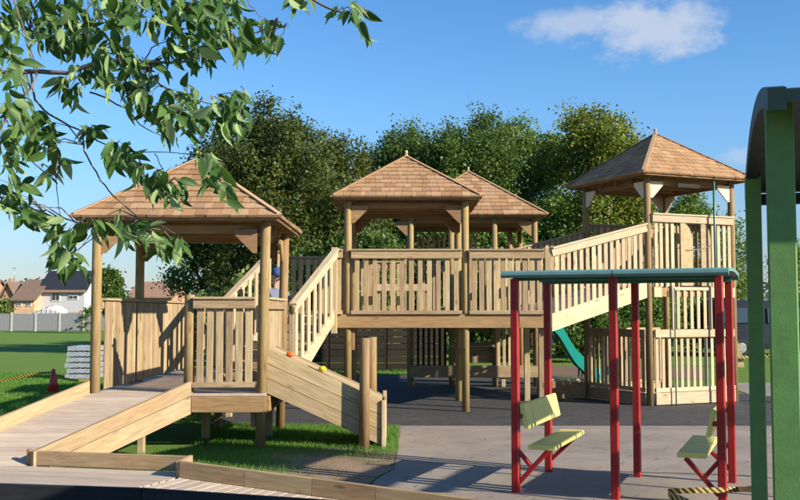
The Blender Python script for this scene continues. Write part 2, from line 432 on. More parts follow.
def ground_mats():
    # lawn
    m, nt, b = nodes('lawn'); n = N(nt)
    w = n.world()
    a = n.noise(w, 0.35, 5, 0.6); f = n.noise(w, 26, 4, 0.7); f2 = n.noise(n.world((1, 5, 1)), 2.2, 4, 0.6)
    c = n.ramp(f, [(0.28, (0.055, 0.120, 0.018)), (0.55, (0.135, 0.245, 0.042)), (0.8, (0.21, 0.31, 0.07))])
    c = n.mix(n.rng(a, 0.40, 0.66, 0, .6), c, (0.17, 0.245, 0.055))
    c = n.mix(n.rng(f2, 0.55, 0.8, 0, .35), c, (0.21, 0.23, 0.08))
    n.put(b.inputs['Base Color'], c); b.inputs['Roughness'].default_value = 0.9; b.inputs['Specular IOR Level'].default_value = .1
    n.bump(f, 1.0, 0.05, b); M['lawn'] = m
    # worn earth
    m, nt, b = nodes('worn_earth'); n = N(nt); w = n.world()
    a = n.noise(w, 1.5, 6, 0.65); f = n.noise(w, 40, 4, .7)
    c = n.ramp(a, [(0.30, (0.09, 0.10, 0.035)), (0.40, (0.20, 0.145, 0.08)), (0.50, (0.30, 0.195, 0.125)), (0.70, (0.40, 0.27, 0.19))])
    c = n.mix(n.rng(f, .35, .7, 0, .35), c, (0.11, 0.085, 0.045))
    n.put(b.inputs['Base Color'], c); b.inputs['Roughness'].default_value = .95; n.bump(f, .9, .03, b); M['earth'] = m
    # concrete
    m, nt, b = nodes('pinkish_concrete'); n = N(nt); w = n.world()
    a = n.noise(w, 0.8, 6, 0.65, .4); f = n.noise(w, 130, 3, 0.7); st = n.noise(n.world((1, 1.3, 1)), 1.7, 8, 0.72, 0.4)
    c = n.ramp(a, [(0.3, (0.195, 0.160, 0.125)), (0.5, (0.272, 0.226, 0.180)), (0.7, (0.33, 0.275, 0.222))])
    c = n.mix(n.rng(f, .35, .65, 0, .3), c, (0.17, 0.145, 0.135))
    c = n.mix(n.rng(st, 0.50, 0.70, 0, .55), c, (0.14, 0.115, 0.095))
    sp = n.new('ShaderNodeTexVoronoi'); n.put(sp.inputs['Vector'], w); sp.inputs['Scale'].default_value = 5.5
    c = n.mix(n.rng(sp.outputs['Distance'], 0.05, 0.11, .7, 0), c, (0.085, 0.075, 0.07))
    n.put(b.inputs['Base Color'], c); b.inputs['Roughness'].default_value = .85; n.bump(f, .4, .006, b); M['concrete'] = m
    # rubber / tarmac
    m, nt, b = nodes('black_safety_surface'); n = N(nt); w = n.world()
    f = n.noise(w, 42, 4, .75); a = n.noise(n.world((1, 2.5, 1)), 1.1, 6, .66, .5); s2 = n.noise(n.world((.5, 3, 1)), 3, 5, .7)
    c = n.ramp(f, [(0.34, (0.008, 0.008, 0.009)), (0.52, (0.026, 0.025, 0.027)), (0.72, (0.095, 0.090, 0.088))])
    c = n.mix(n.rng(a, .45, .75, 0, .6), c, (0.055, 0.050, 0.048))
    c = n.mix(n.rng(s2, .52, .70, 0, .75), c, (0.085, 0.077, 0.072))
    md = n.noise(n.world((1, 1.8, 1)), 6.5, 6, .75)
    c = n.mix(n.rng(md, .50, .68, 0, .7), c, (0.105, 0.097, 0.092))
    c = n.mix(n.rng(n.noise(n.world((1, 2.2, 1)), 4.1, 6, .75), .54, .66, 0, .75), c, (0.008, 0.008, 0.009))
    n.put(b.inputs['Base Color'], c); b.inputs['Roughness'].default_value = .85; n.bump(f, .5, .01, b); M['rubber'] = m
ground_mats()

# ------------------------------------------------------------------ ground
def sheet(name, poly, z, mat, label=None):
    V = [(x, y, z) for x, y in poly]
    a = sum(poly[i][0] * poly[(i + 1) % len(poly)][1] - poly[(i + 1) % len(poly)][0] * poly[i][1] for i in range(len(poly)))
    F = [list(range(len(poly)))] if a > 0 else [list(range(len(poly)))[::-1]]
    o = bpy.data.objects.new(name, mesh(name, V, F, mat)); link(o)
    return tag(o, label, None, None, 'structure')
sheet('ground', [(-2500, -300), (-8.9, -300), (-8.9, 10.62), (-3.86, 10.62), (-3.84, 10.50), (-2.18, 10.12), (-2.10, 9.74), (0.75, 8.60), (2.4, 7.94), (2.4, -300), (2500, -300), (2500, 4000), (-2500, 4000)], 0.0, M['lawn'], 'wide green lawn running back to the far fence')
sheet('lower_ground', [(-9.2, -20), (2.6, -20), (2.6, 8.2), (-2, 10.2), (-4, 10.9), (-9.2, 10.9)], -0.42, M['soil'], 'bare soil beneath the boardwalk')
def wobble(pts, amp, step=.35):
    out = []
    for i in range(len(pts)):
        a, b = Vector(pts[i]), Vector(pts[(i + 1) % len(pts)]); k = max(1, int(min((b - a).length, 40) / step))
        for j in range(k):
            p = a.lerp(b, j / k)
            out.append((p.x + rnd.uniform(-amp, amp), p.y + rnd.uniform(-amp, amp)))
    return out
sheet('rubber_surface', [(-2.9, 15.0), (-0.3, 14.55), (40, 14.45), (40, 19.8), (7.0, 19.6), (6.6, 22.2), (4.0, 23.6), (4.0, 26.2), (-2.6, 26.4), (-3.2, 22)], 0.006, M['rubber'], 'black safety surfacing under the wooden play towers')
sheet('pavement', [(-0.05, 14.50), (40, 14.36), (40, -3), (2.42, -3), (2.42, 7.96), (0.80, 8.62), (-0.30, 9.06), (-0.27, 9.4), (-0.24, 9.9), (-0.06, 10.6), (-0.02, 12.4)], 0.010, M['concrete'], 'pinkish grey concrete paving beneath the red shelter')
sheet('edging_strip', [(-0.06, 14.455), (40, 14.315), (40, 14.375), (-0.06, 14.515)], 0.014, M['conc_post'], 'thin pale edging between paving and black surfacing')
sheet('path', [(6.9, 19.65), (40, 19.85), (40, 23.8), (7.4, 23.4)], 0.009, M['concrete'], 'concrete path crossing behind the corner tower')
sheet('worn_ground', wobble([(-1.85, 9.72), (-.40, 9.16), (-.32, 9.4), (-.25, 9.9), (-0.07, 10.6), (-0.03, 12.9), (-.5, 12.5), (-1.3, 12.3), (-1.75, 11.4), (-1.9, 10.4)], .06), 0.005, M['earth'], 'worn patch of bare earth and thin grass by the kerb')
sheet('soil_bed', [(2.9, 26.4), (7.5, 24.6), (9, 30), (2.5, 31)], 0.007, M['soil'], 'bare brown soil beyond the slide')

# ------------------------------------------------------------------ boardwalk, kerbs and ramp
DZ = 0.06
A2 = Vector((-3.84, 10.48, DZ)); B2 = Vector((-2.20, 10.10, DZ))
K3a = Vector((-2.12, 9.72, DZ)); K3b = Vector((0.70, 8.60, -.105))
bw = slab('boardwalk', None, [(-9, 10.6), (A2.x, 10.6), (B2.x, B2.y), (K3a.x, K3a.y), (K3b.x, K3b.y), (-.6, 5.0), (-9, 5.0)], -0.40, -.36, M['dark_timber_shade'])
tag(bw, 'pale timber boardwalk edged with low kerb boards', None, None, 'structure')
w2 = (B2 - A2).normalized(); n2 = Vector((-w2.y, w2.x, 0))
w3 = (K3b - K3a).normalized(); n3 = Vector((w3.y, -w3.x, 0)).normalized()        # n3 points to the near side
PW = 0.118
k = 0
seam0 = K3a + Vector((-0.04, 0, 0)); seam_d = n3
while k < 24:          # planks lying along the first kerb
    q = A2 - n2 * (0.02 + k * PW + PW / 2)
    # right end on the seam
    den = w2.x * seam_d.y - w2.y * seam_d.x
    t = ((seam0.x - q.x) * seam_d.y - (seam0.y - q.y) * seam_d.x) / den
    if k < 4: t = (B2 - A2).length + .1 + k * .01
    p1 = q + w2 * (t - .006)
    for s0, s1 in ((-4.2, -1.35), (-1.345, t - .006)):
        board('plank', bw, q + w2 * (s0 + (k % 2) * .0) + Vector((0, 0, -.017)), q + w2 * s1 + Vector((0, 0, -.017)), PW - .007, 0.034, (0, 0, 1), M['deck'], .003)
    k += 1
for k in range(30):    # planks square to the second kerb
    q = K3a + w3 * (0.0 + k * PW + PW / 2)
    board('plank', bw, q + n3 * 0.0 + Vector((0, 0, -.017)), q + n3 * 2.3 + Vector((0, 0, -.017)), PW - .007, 0.034, w3.cross(n3) if w3.cross(n3).z > 0 else n3.cross(w3), M['deck'], .003)
KH = 0.155
def kerb_run(name, a, b, h, cuts, off, mat, parent, t=.045):
    a, b = Vector(a), Vector(b); L = (b - a).length; d = (b - a) / L; nn = Vector((-d.y, d.x, 0)).normalized() * off
    pr = 0
    for c in cuts + [L]:
        board(name, parent, a + d * (pr + .002) + nn + Vector((0, 0, h / 2)), a + d * (c - .002) + nn + Vector((0, 0, h / 2)), t, h + rnd.uniform(-.003, .003), (0, 0, 1), mat, .006)
        pr = c
kerb_run('kerb_board', A2, B2 + w2 * .12, KH, [], .0225, M['kerb'], bw)
kerb_run('kerb_board', K3a, K3b, KH + .005, [.72, 1.42, 2.05, 2.9], .0225, M['kerb'], bw)
board('kerb_board', bw, K3a + Vector((-.012, .02, KH / 2 + .003)), K3a + Vector((.02, .42, KH / 2 + .003)), .045, KH, (0, 0, 1), M['kerb'])
# near-side edging boards; the near-black right one stands in for the roof's shadow
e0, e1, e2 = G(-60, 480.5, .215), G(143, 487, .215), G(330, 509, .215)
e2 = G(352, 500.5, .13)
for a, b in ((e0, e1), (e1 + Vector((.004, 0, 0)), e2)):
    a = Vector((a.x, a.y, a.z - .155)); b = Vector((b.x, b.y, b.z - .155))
    board('edging_shade_board', bw, a + Vector((0, -.03, .075)), b + Vector((0, -.03, .075)), .05, .155, (0, 0, 1), M['dark_timber_shade'])

GY = 12.2          # gazebo front line
D1 = 0.67
ramp = root('ramp', (-3.6, 11.2, 0), 'timber access ramp with kerb boards climbing to the low gazebo', 'ramp')
RL0, RR0 = Vector((-3.72, GY - .08, D1)), Vector((-2.56, GY - .08, D1))
dvec = Vector((A2.x, A2.y, DZ)) - Vector((RR0.x, RR0.y, D1))
nplank = 17
for k in range(nplank):
    s0, s1 = k / nplank, (k + 1) / nplank - .004
    q = [RL0 + dvec * s0, RR0 + dvec * s0, RR0 + dvec * s1, RL0 + dvec * s1]
    extrude_poly('plank', ramp, [v for v in q], (0, 0, -.034), M['deck'])
dn = dvec.normalized(); side = Vector((-dn.y, dn.x, 0)).normalized()
if side.x < 0: side = -side
for nm, p, sg, h0, h1 in (('kerb_board', RR0, 1, -.02, .15), ('kerb_board', RL0, -1, -.02, .15), ('side_beam', RR0, 1, -.24, -.03), ('side_beam', RL0, -1, -.24, -.03)):
    a = p + side * sg * .026; L0 = a + dvec * 1.0
    segs = 1
    off = .004 if nm == 'side_beam' else 0
    q = [a + Vector((0, 0, h0)), a + Vector((0, 0, h1)), L0 + Vector((0, 0, h1)), L0 + Vector((0, 0, h0))]
    if nm == 'side_beam':
        q = [a + Vector((0, 0, h0)), a + Vector((0, 0, h1)), L0 + Vector((0, 0, max(h1, -.05))), L0 + Vector((0, 0, -.055)), a + dvec * .72 + Vector((0, 0, h0))]
    cM = frame(a, L0, side * sg)
    extrude_poly(nm, ramp, q, side * sg * (.045 - off), M['kerb'] if nm == 'kerb_board' else M['pine'], cM)
rpost('kerb_end', ramp, A2 + Vector((-.012, .035, 0)), A2 + Vector((-.012, .035, KH + .012)), .03, M['beam'])
for f in (.25, .6):
    for p in (RL0 + Vector((.12, 0, 0)), RR0 - Vector((.12, 0, 0))):
        q = p + dvec * f
        board('leg', ramp, (q.x, q.y, 0), (q.x, q.y, q.z - .05), .08, .08, (1, 0, 0), M['pine'])

# ------------------------------------------------------------------ builders for the play towers
def balustrade(rt, a, b, h=1.08, gap=.09, pitch=.15, pw=.078, pt=.022, out=(0, -1), mat='pine', rail_h=.115, bottom=True, pmat=None, skip=(), cap=True, rail_mat=None):
    """pickets between two deck-level points (may slope); out = outward side (xy)"""
    a, b = Vector(a), Vector(b); o = Vector((out[0], out[1], 0)).normalized()
    rm = M[rail_mat or mat]; pm = M[pmat or mat]
    up = Vector((0, 0, 1))
    L = Vector((b.x - a.x, b.y - a.y, 0)).length
    board('handrail', rt, a + up * (h - rail_h / 2 - .03), b + up * (h - rail_h / 2 - .03), .042, rail_h, (0, 0, 1) if abs(a.z - b.z) < 1e-4 else (b - a).cross(o), rm) if False else None
    dirv = (b - a).normalized(); nrm = o
    def edge_board(name, z0, z1, off, t):
        c = (z0 + z1) / 2
        board(name, rt, a + up * c + o * off, b + up * c + o * off, abs(z1 - z0) * math.cos(math.atan2(b.z - a.z, L)), t, o, rm)
    edge_board('handrail', h - rail_h - .03, h - .03, .026, .04)
    if cap:
        x = dirv; n = x.cross(o).normalized()
        if n.z < 0: n = -n
        board('rail_cap', rt, a + up * (h - .012) + o * .012, b + up * (h - .012) + o * .012, .115, .032, n, rm)
    if bottom: edge_board('bottom_rail', gap - .01, gap + .055, .026, .036)
    nP = max(1, int(L / pitch))
    st = (L - (nP - 1) * pitch) / 2
    for i in range(nP):
        if i in skip: continue
        f = (st + i * pitch) / L
        p = a.lerp(b, f) - o * (.006 + rnd.uniform(0, .004))
        z0, z1 = gap + .004, h - .04
        board('baluster', rt, p + up * z0, p + up * z1 + Vector((rnd.uniform(-.003, .003), 0, 0)), pw * rnd.uniform(.94, 1.05), pt, o, pm, .004)
def gable_quad(rt, name, pts, mat): pass
def pyramid_roof(rt, cx, cy, half, ze, rise, rot=0.0, rows=9, wmin=.085, wmax=.185, stuff_faces=(2,)):
    ca, sa = math.cos(rot), math.sin(rot)
    T = lambda x, y, z: Vector((cx + ca * x - sa * y, cy + sa * x + ca * y, z))
    h = half
    # boarded shell below the shingles
    th = .035
    V = [T(-h, -h, ze), T(h, -h, ze), T(h, h, ze), T(-h, h, ze), T(0, 0, ze + rise), T(-h + .02, -h + .02, ze - th), T(h - .02, -h + .02, ze - th), T(h - .02, h - .02, ze - th), T(-h + .02, h - .02, ze - th), T(0, 0, ze + rise - th * 1.4)]
    F = [[0, 1, 4], [1, 2, 4], [2, 3, 4], [3, 0, 4], [6, 5, 9], [7, 6, 9], [8, 7, 9], [5, 8, 9], [0, 5, 6, 1], [1, 6, 7, 2], [2, 7, 8, 3], [3, 8, 5, 0]]
    roof = solid('roof', rt, V, F, M['beam'])
    SL = math.hypot(h, rise); ex = SL / rows
    joined = []
    for face in range(4):
        fr = rot + face * math.pi / 2
        cx2, sx2 = math.cos(fr), math.sin(fr)
        X = Vector((cx2, sx2, 0)); inn = Vector((-sx2, cx2, 0))
        up = (inn * h + Vector((0, 0, rise))).normalized(); nor = X.cross(up).normalized()
        org = Vector((cx, cy, ze)) - inn * h
        stuff = face in stuff_faces
        for r in range(rows):
            s0 = r * ex - (.028 if r == 0 else 0.0); s1 = min((r + 1) * ex + .05, SL - .002)
            w0, w1 = h * (1 - s0 / SL) + .012, max(h * (1 - s1 / SL), .004)
            x = -w0 - rnd.uniform(0, .06)
            while x < w0 - .02:
                wd = rnd.uniform(wmin, wmax)
                a, b = max(x, -w0), min(x + wd - .004, w0)
                if w0 - b < .05: b = w0; wd = 9
                x += wd
                if b - a < .015: continue
                ta, tb = max(min(a, w1), -w1), max(min(b, w1), -w1)
                j = rnd.uniform(-.006, .006)
                lift = .017 + rnd.uniform(0, .006)
                tk = .014
                def pt(xx, s, l): return org + X * xx + up * s + nor * l
                # butt end stands on the course below; head end tucks under the next
                q0 = pt(a, s0 + j, lift + tk); q1 = pt(b, s0 + j, lift + tk); q2 = pt(tb, s1, .012); q3 = pt(ta, s1, .012)
                r0 = pt(a, s0 + j, lift - tk if r else .002); r1 = pt(b, s0 + j, lift - tk if r else .002); r2 = pt(tb, s1, .003); r3 = pt(ta, s1, .003)
                V = [r0, r1, r2, r3, q0, q1, q2, q3]
                Fq = [[4, 5, 6, 7], [0, 1, 5, 4], [1, 2, 6, 5], [2, 3, 7, 6], [3, 0, 4, 7]]
                if stuff: joined.append((V, Fq)); continue
                Mx = Matrix((X, up, nor)).transposed().to_4x4(); Mx.translation = r0
                solid('shingle', roof, V, Fq, M['shingle'], Mx)
        # hip boards
        c0 = T(*(((-1) ** (face in (0, 3))) * h * 1.008, ((-1) ** (face in (0, 1))) * h * 1.008, ze + .030)); c1 = T(0, 0, ze + rise + .036)
        dd = (c1 - c0).normalized(); sd = dd.cross(Vector((0, 0, 1))).normalized(); nn = sd.cross(dd).normalized()
        board('hip_cap', roof, c0 + sd * 0, c1, .075, .016, nn, M['shingle'])
    if joined:
        V, Fq = merge(joined)
        tag(solid('shingle_course', roof, V, Fq, M['shingle']), kind='stuff')
    # eave fascia under the shingle edge
    for i in range(4):
        cs = [(-h, -h), (h, -h), (h, h), (-h, h)]
        a, b = T(*cs[i], ze - .026), T(*cs[(i + 1) % 4], ze - .026)
        d = (b - a).normalized(); o = Vector((d.y, -d.x, 0))
        board('fascia', roof, a + d * .03 - o * .022, b - d * .03 - o * .022, .045, .02, o, M['beam'])
    # finial
    Vl, Fl = lathe([(.05, 0), (.055, .03), (.03, .05), (.025, .07), (.05, .095), (.052, .125), (.03, .155), (.005, .165)], 12)
    solid('finial', roof, [Vector(v) * .62 + Vector((cx, cy, ze + rise + .03)) for v in Vl], Fl, M['pine_pale'], None, True)
    return roof
def ring_beams(rt, corners, z, hgt=.15, t=.05, over=.12, mat='beam'):
    n = len(corners)
    for i in range(n):
        a, b = Vector((*corners[i], z)), Vector((*corners[(i + 1) % n], z)); d = (b - a).normalized(); o = Vector((d.y, -d.x, 0))
        board('ring_beam', rt, a + d * (.02 + .03 * (i % 2)) - o * .09, b - d * (.02 + .03 * (i % 2)) - o * .09, hgt - .012 * (i % 2), t, o, M[mat])
def gusset(rt, corner, d, out, z, size, mat='beam'):
    c = Vector((*corner, z)); d = Vector((*d, 0)).normalized(); o = Vector((*out, 0)).normalized()
    p = c + d * .055
    extrude_poly('brace', rt, [p, p + d * size, p + d * size - Vector((0, 0, size * .22)), p + d * size * .18 - Vector((0, 0, size * 1.05)), p - Vector((0, 0, size * 1.05))], o * .03, M[mat])
def deck(rt, x0, x1, y0, y1, z, bw_=.13, along='x', mat='deck'):
    k = 0
    if along == 'x':
        n = max(1, round((y1 - y0) / bw_)); st = (y1 - y0) / n
        for i in range(n):
            yy = y0 + (i + .5) * st
            board('deck_board', rt, (x0, yy, z - .017), (x1, yy, z - .017), st - .007, .034, (0, 0, 1), M[mat], .003)
def rect(x0, x1, y0, y1): return [(x0, y0), (x1, y0), (x1, y1), (x0, y1)]

# ------------------------------------------------------------------ low gazebo
gz = root('gazebo', (-2.7, 13.2, 0), 'low wooden gazebo with shingled pyramid roof at the top of the ramp', 'gazebo', )
gx0, gx1, gy0, gy1 = -3.70, -1.69, GY, 14.22
for (x, y, b) in ((gx0, gy0, 0), (gx1, gy0, 0), (gx0, gy1, 0), (gx1, gy1, 0)):
    rpost('post', gz, (x, y, b), (x + (.05 if x > -2 else 0), y, 2.76), .064, M['pole'])
rpost('newel', gz, (-2.56, GY, 0.40), (-2.56, GY, 1.86), .066, M['pole'])
pyramid_roof(gz, (gx0 + gx1) / 2, (gy0 + gy1) / 2, 1.235, 2.80, 0.86, rows=10)
gc = rect(gx0, gx1, gy0, gy1)
ring_beams(gz, gc, 2.67, .10)
gusset(gz, (gx1, gy0), (-1, 0), (0, -1), 2.66, .28)
gusset(gz, (gx0, gy0), (1, 0), (0, -1), 2.66, .28)
gusset(gz, (gx1, gy0), (0, 1), (1, 0), 2.66, .28)
gusset(gz, (gx1, gy1), (0, -1), (1, 0), 2.66, .28)
gusset(gz, (gx1, gy1), (-1, 0), (0, -1), 2.66, .28)
gusset(gz, (gx0, gy1), (1, 0), (0, -1), 2.66, .28)
gusset(gz, (gx0, gy1), (0, -1), (1, 0), 2.66, .28)
for i in range(1, 4):     # tie beams below the roof
    y = gy0 + (gy1 - gy0) * i / 4
    board('tie_beam', gz, (gx0 - .05, y, 2.735), (gx1 + .05, y, 2.735), .10, .045, (0, 1, 0), M['beam'])
deck(gz, -3.78, -1.62, GY - .07, 14.30, D1)
deck(gz, -3.80, -2.62, 14.302, 17.8, D1)
for a, b, o in (((-2.50, GY - .095), (-1.62, GY - .095), (0, -1)), ((-1.60, GY - .06), (-1.60, 14.28), (1, 0)), ((-3.80, GY - .04), (-3.80, 17.8), (-1, 0))):
    board('fascia', gz, (*a, D1 - .13), (*b, D1 - .13), .19, .045, o, M['beam'])
balustrade(gz, (-2.50, GY - .06, D1), (-1.75, GY - .06, D1), 1.16, .08, .118, .085, mat='pine', rail_h=.11)
balustrade(gz, (gx1 + .03, GY + .07, D1), (gx1 + .03, 14.15, D1), 1.16, .08, .15, .085, out=(1, 0), mat='pine')
# close-boarded side along the walkway
fx = -3.66
for y0, y1 in ((12.35, 13.9), (13.95, 17.8)):
    balustrade(gz, (fx, y0, D1), (fx, y1, D1), 1.15, .03, .104, .070, out=(-1, 0), mat='pine', bottom=False, rail_h=.10)
balustrade(gz, (fx + .05, 17.8, D1), (-2.7, 17.8, D1), 1.15, .03, .115, .085, out=(0, 1), mat='pine_pale')
for y in (13.92, 15.9, 17.75): board('newel', gz, (fx - .07, y, 0), (fx - .07, y, D1 + 1.14), .09, .09, (1, 0, 0), M['pine'])
for x, y in ((-1.72, 13.2), (-2.56, 14.22), (-2.5, 13.0), (-2.7, 15.9), (-2.7, 17.7)):
    board('leg', gz, (x, y, 0), (x, y, D1 - .04), .1, .1, (1, 0, 0), M['pine'])
board('block', gz, (gx1 - .09, GY + .02, .26), (gx1 - .09, GY + .02, .48), .06, .05, (0, -1, 0), M['beam'])

# ------------------------------------------------------------------ climbing wedge beside the gazebo
cw = root('climbing_ramp', (-.9, 12.7, 0), 'boarded climbing ramp with orange and yellow handholds beside the low gazebo', 'climbing ramp')
cxa, cxb = -1.62, -0.20
zt0, zt1 = 1.21, .57
def ztop(x): return zt0 + (zt1 - zt0) * (x - cxa) / (cxb - cxa)
for yy, off in ((12.26, 0), (13.2, 0)):
    for i in range(3):
        f0, f1 = i / 3, (i + 1) / 3 - .012
        za = lambda x, f: ztop(x) - .545 * (1 - f)
        cut = cxb - .02
        q = [(cxa, yy, za(cxa, f0)), (cut, yy, max(.012, za(cut, f0))), (cut, yy, za(cut, f1)), (cxa, yy, za(cxa, f1))]
        Mx = frame(Vector(q[0]), Vector((cut, yy, za(cut, f0))), (0, -1, 0))
        extrude_poly('side_board', cw, q, (0, .04, 0), M['pine'], Mx)
for i in range(6):
    y0 = 12.305 + i * .148; y1 = y0 + .142
    q = [(cxa, y0, zt0 - .02), (cxb - .03, y0, ztop(cxb - .03) - .02), (cxb - .03, y1, ztop(cxb - .03) - .02), (cxa, y1, zt0 - .02)]
    Mx = frame(Vector(q[0]), Vector(q[1]), (0, 0, 1))
    extrude_poly('surface_board', cw, q, (0, 0, -.035), M['pine'], Mx)
board('end_post', cw, (cxb, 12.25, 0), (cxb, 12.25, zt1 + .01), .05, .05, (1, 0, 0), M['pine_pale'])
board('end_post', cw, (cxb, 13.22, 0), (cxb, 13.22, zt1 + .05), .06, .05, (1, 0, 0), M['pine_pale'])
for i in range(3):
    board('end_board', cw, (cxb + .01, 12.28, .10 + i * .18), (cxb + .01, 13.2, .10 + i * .18), .172, .03, (1, 0, 0), M['pine'])
def rough_ball(c, r, sx=1, sy=1, sz=1, seed=0, n=10):
    V, F = [], []
    rr = random.Random(seed)
    rings = 7
    for j in range(rings + 1):
        th = math.pi * j / rings
        for i in range(n):
            ph = 2 * math.pi * i / n
            q = r * (1 + .12 * math.sin(2 * ph + seed) * math.sin(th) + rr.uniform(-.04, .04))
            V.append(Vector((c[0] + q * sx * math.sin(th) * math.cos(ph), c[1] + q * sy * math.sin(th) * math.sin(ph), c[2] + q * sz * math.cos(th))))
    for j in range(rings):
        for i in range(n):
            F.append([j * n + i, (j + 1) * n + i, (j + 1) * n + (i + 1) % n, j * n + (i + 1) % n])
    return V, F
for k, (px, py, mat) in enumerate(((290.5, 352, 'hold_orange'), (322.5, 368, 'hold_yellow'))):
    c = P(px, py, 12.62); c.z = ztop(c.x) + .005
    V, F = rough_ball((c.x, c.y, c.z + .015), .042, 1.15, 1, .85, k + 2)
    o = solid('handhold', cw, V, F, M[mat], None, True)
    o['label'] = ('orange' if k == 0 else 'yellow') + ' climbing hold'
for x, y in ((-.9, 12.85), (-1.3, 12.85)):
    V, F = rough_ball((x, y, ztop(x) + .01), .045, 1, 1, .8, int(x * 10))
rpost('post', cw, (-.432, 12.17, 0), (-.425, 12.17, 1.335), .064, M['pole'])
rpost('post', cw, (-.37, 13.32, 0), (-.37, 13.32, 1.32), .064, M['pole'])

# ------------------------------------------------------------------ stairs up to the middle tower
st = root('staircase', (-1.8, 15.4, 0), 'wooden stairs with slanted handrails from the low gazebo to the middle tower', 'staircase')
D2 = 1.60
sa, sb = Vector((-1.60, 14.36, D1)), Vector((-1.12, 16.56, D2))
sd_ = Vector((sb.x - sa.x, sb.y - sa.y, 0)); sl = sd_.length; sd_.normalize(); sr = Vector((sd_.y, -sd_.x, 0))
for sgn, base in ((1, 0.0), (-1, -.98)):
    a = sa + sr * base; b = sb + sr * base
    Mx = frame(a, b, sr)
    extrude_poly('stringer', st, [a + Vector((0, 0, -.22)), b + Vector((0, 0, -.12)), b + Vector((0, 0, .10)), a + Vector((0, 0, .06))], sr * sgn * .045, M['pine_pale'], Mx)
    balustrade(st, a + sr * sgn * .05, b + sr * sgn * .05, 1.10, .03, .30, .11, .03, out=(sr.x * sgn, sr.y * sgn), mat='pine_pale', bottom=False, rail_h=.12)
nst = 6
for i in range(nst):
    f = (i + .5) / nst
    c = sa.lerp(sb, f) - sr * .5
    z = D1 + (D2 - D1) * (i + 1) / (nst + 1)
    board('tread', st, Vector((c.x, c.y, z - .02)) - sr * .46, Vector((c.x, c.y, z - .02)) + sr * .46, .27, .04, (0, 0, 1), M['deck'])
for i in range(nst + 1):
    c = sa.lerp(sb, max(0, i / nst - .01)) - sr * .5; z0 = D1 + (D2 - D1) * i / (nst + 1)
    board('riser', st, Vector((c.x, c.y, z0 + .056)) - sr * .45, Vector((c.x, c.y, z0 + .056)) + sr * .45, .11, .022, sd_, M['pine'])
board('newel', st, (sb.x + .03, sb.y, 1.3), (sb.x + .03, sb.y, D2 + 1.12), .1, .1, (0, -1, 0), M['pine'])
board('newel', st, (sa.x + .04, sa.y + .06, D1 - .2), (sa.x + .04, sa.y + .06, D1 + 1.13), .07, .07, (0, -1, 0), M['pine'])

# ------------------------------------------------------------------ middle tower
BY = 16.7
tb = root('play_tower', (.1, 17.7, 0), 'tall wooden play tower with shingled roof above the stairs, its deck on two front posts', 'play tower', )
bx0, bx1, by1 = -.87, 1.09, 18.7
bc = rect(bx0, bx1, BY, by1)
for x, y in bc:
    rpost('post', tb, (x, y, 0), (x, y, 3.52), .064, M['pole'])
pyramid_roof(tb, (bx0 + bx1) / 2, (BY + by1) / 2, 1.225, 3.56, .84, rows=10)
ring_beams(tb, bc, 3.44, .10)
for c, d, o in ((0, (1, 0), (0, -1)), (1, (-1, 0), (0, -1)), (1, (0, 1), (1, 0)), (2, (0, -1), (1, 0)), (2, (-1, 0), (0, -1)), (3, (1, 0), (0, -1)), (3, (0, -1), (1, 0)), (0, (0, 1), (1, 0))):
    gusset(tb, bc[c], d, o, 3.43, .28)
for i in range(1, 4):
    y = BY + 2.0 * i / 4
    board('tie_beam', tb, (bx0 - .05, y, 3.50), (bx1 + .05, y, 3.50), .10, .045, (0, 1, 0), M['beam'])
deck(tb, -2.10, 2.45, BY - .02, 18.8, D2)
board('fascia', tb, (-1.14, BY - .075, D2 - .103), (2.44, BY - .075, D2 - .103), .224, .05, (0, -1, 0), M['beam'])
board('fascia', tb, (-2.12, BY - .06, D2 - .115), (-2.12, 18.8, D2 - .115), .20, .05, (-1, 0, 0), M['beam'])
for y in (17.3, 18.0, 18.7): board('joist', tb, (-2.08, y, D2 - .12), (2.42, y, D2 - .12), .16, .05, (0, 1, 0), M['beam'])
balustrade(tb, (-1.08, BY - .10, D2), (bx0 - .08, BY - .10, D2), 1.09, .02, .12, .075)
balustrade(tb, (bx0 + .06, BY - .10, D2), (bx1 - .06, BY - .10, D2), 1.09, .02, .150, .078, rail_h=.125)
balustrade(tb, (bx1 + .06, BY - .10, D2), (2.40, BY - .10, D2), 1.09, .02, .120, .083, rail_h=.125)
board('newel', tb, (2.46, BY - .06, D2 - .22), (2.46, BY - .06, D2 + 1.10), .1, .1, (0, -1, 0), M['pine'])
balustrade(tb, (-2.1, 18.78, D2), (bx0 - .08, 18.78, D2), 1.09, .02, .135, .08, out=(0, 1))
balustrade(tb, (bx0 + .1, 18.78, D2), (.05, 18.78, D2), 1.0, .02, .135, .08, out=(0, 1))
balustrade(tb, (-2.1, 17.0, D2), (-2.1, 18.7, D2), 1.09, .02, .135, .08, out=(-1, 0))
board('bench_seat', tb, (-.45, 18.5, D2 + .50), (.55, 18.5, D2 + .50), .13, .06, (0, -1, 0), M['pine_pale'])
board('bench_leg', tb, (-.40, 18.55, D2), (-.40, 18.55, D2 + .47), .07, .05, (0, -1, 0), M['pine'])
board('bench_leg', tb, (.50, 18.55, D2), (.50, 18.55, D2 + .47), .07, .05, (0, -1, 0), M['pine'])
for x in (-.87, 1.09):
    board('block', tb, (x + (.09 if x < 0 else -.085), BY + .03, 1.02 if x < 0 else 1.05), (x + (.09 if x < 0 else -.085), BY + .03, 1.38), .05, .07, (0, -1, 0), M['beam'])
for x, y in ((-2.05, 16.9), (-2.05, 18.7), (2.36, 16.75), (2.36, 18.7)):
    board('leg', tb, (x, y, 0), (x, y, D2 - .03), .1, .1, (1, 0, 0), M['pine'])

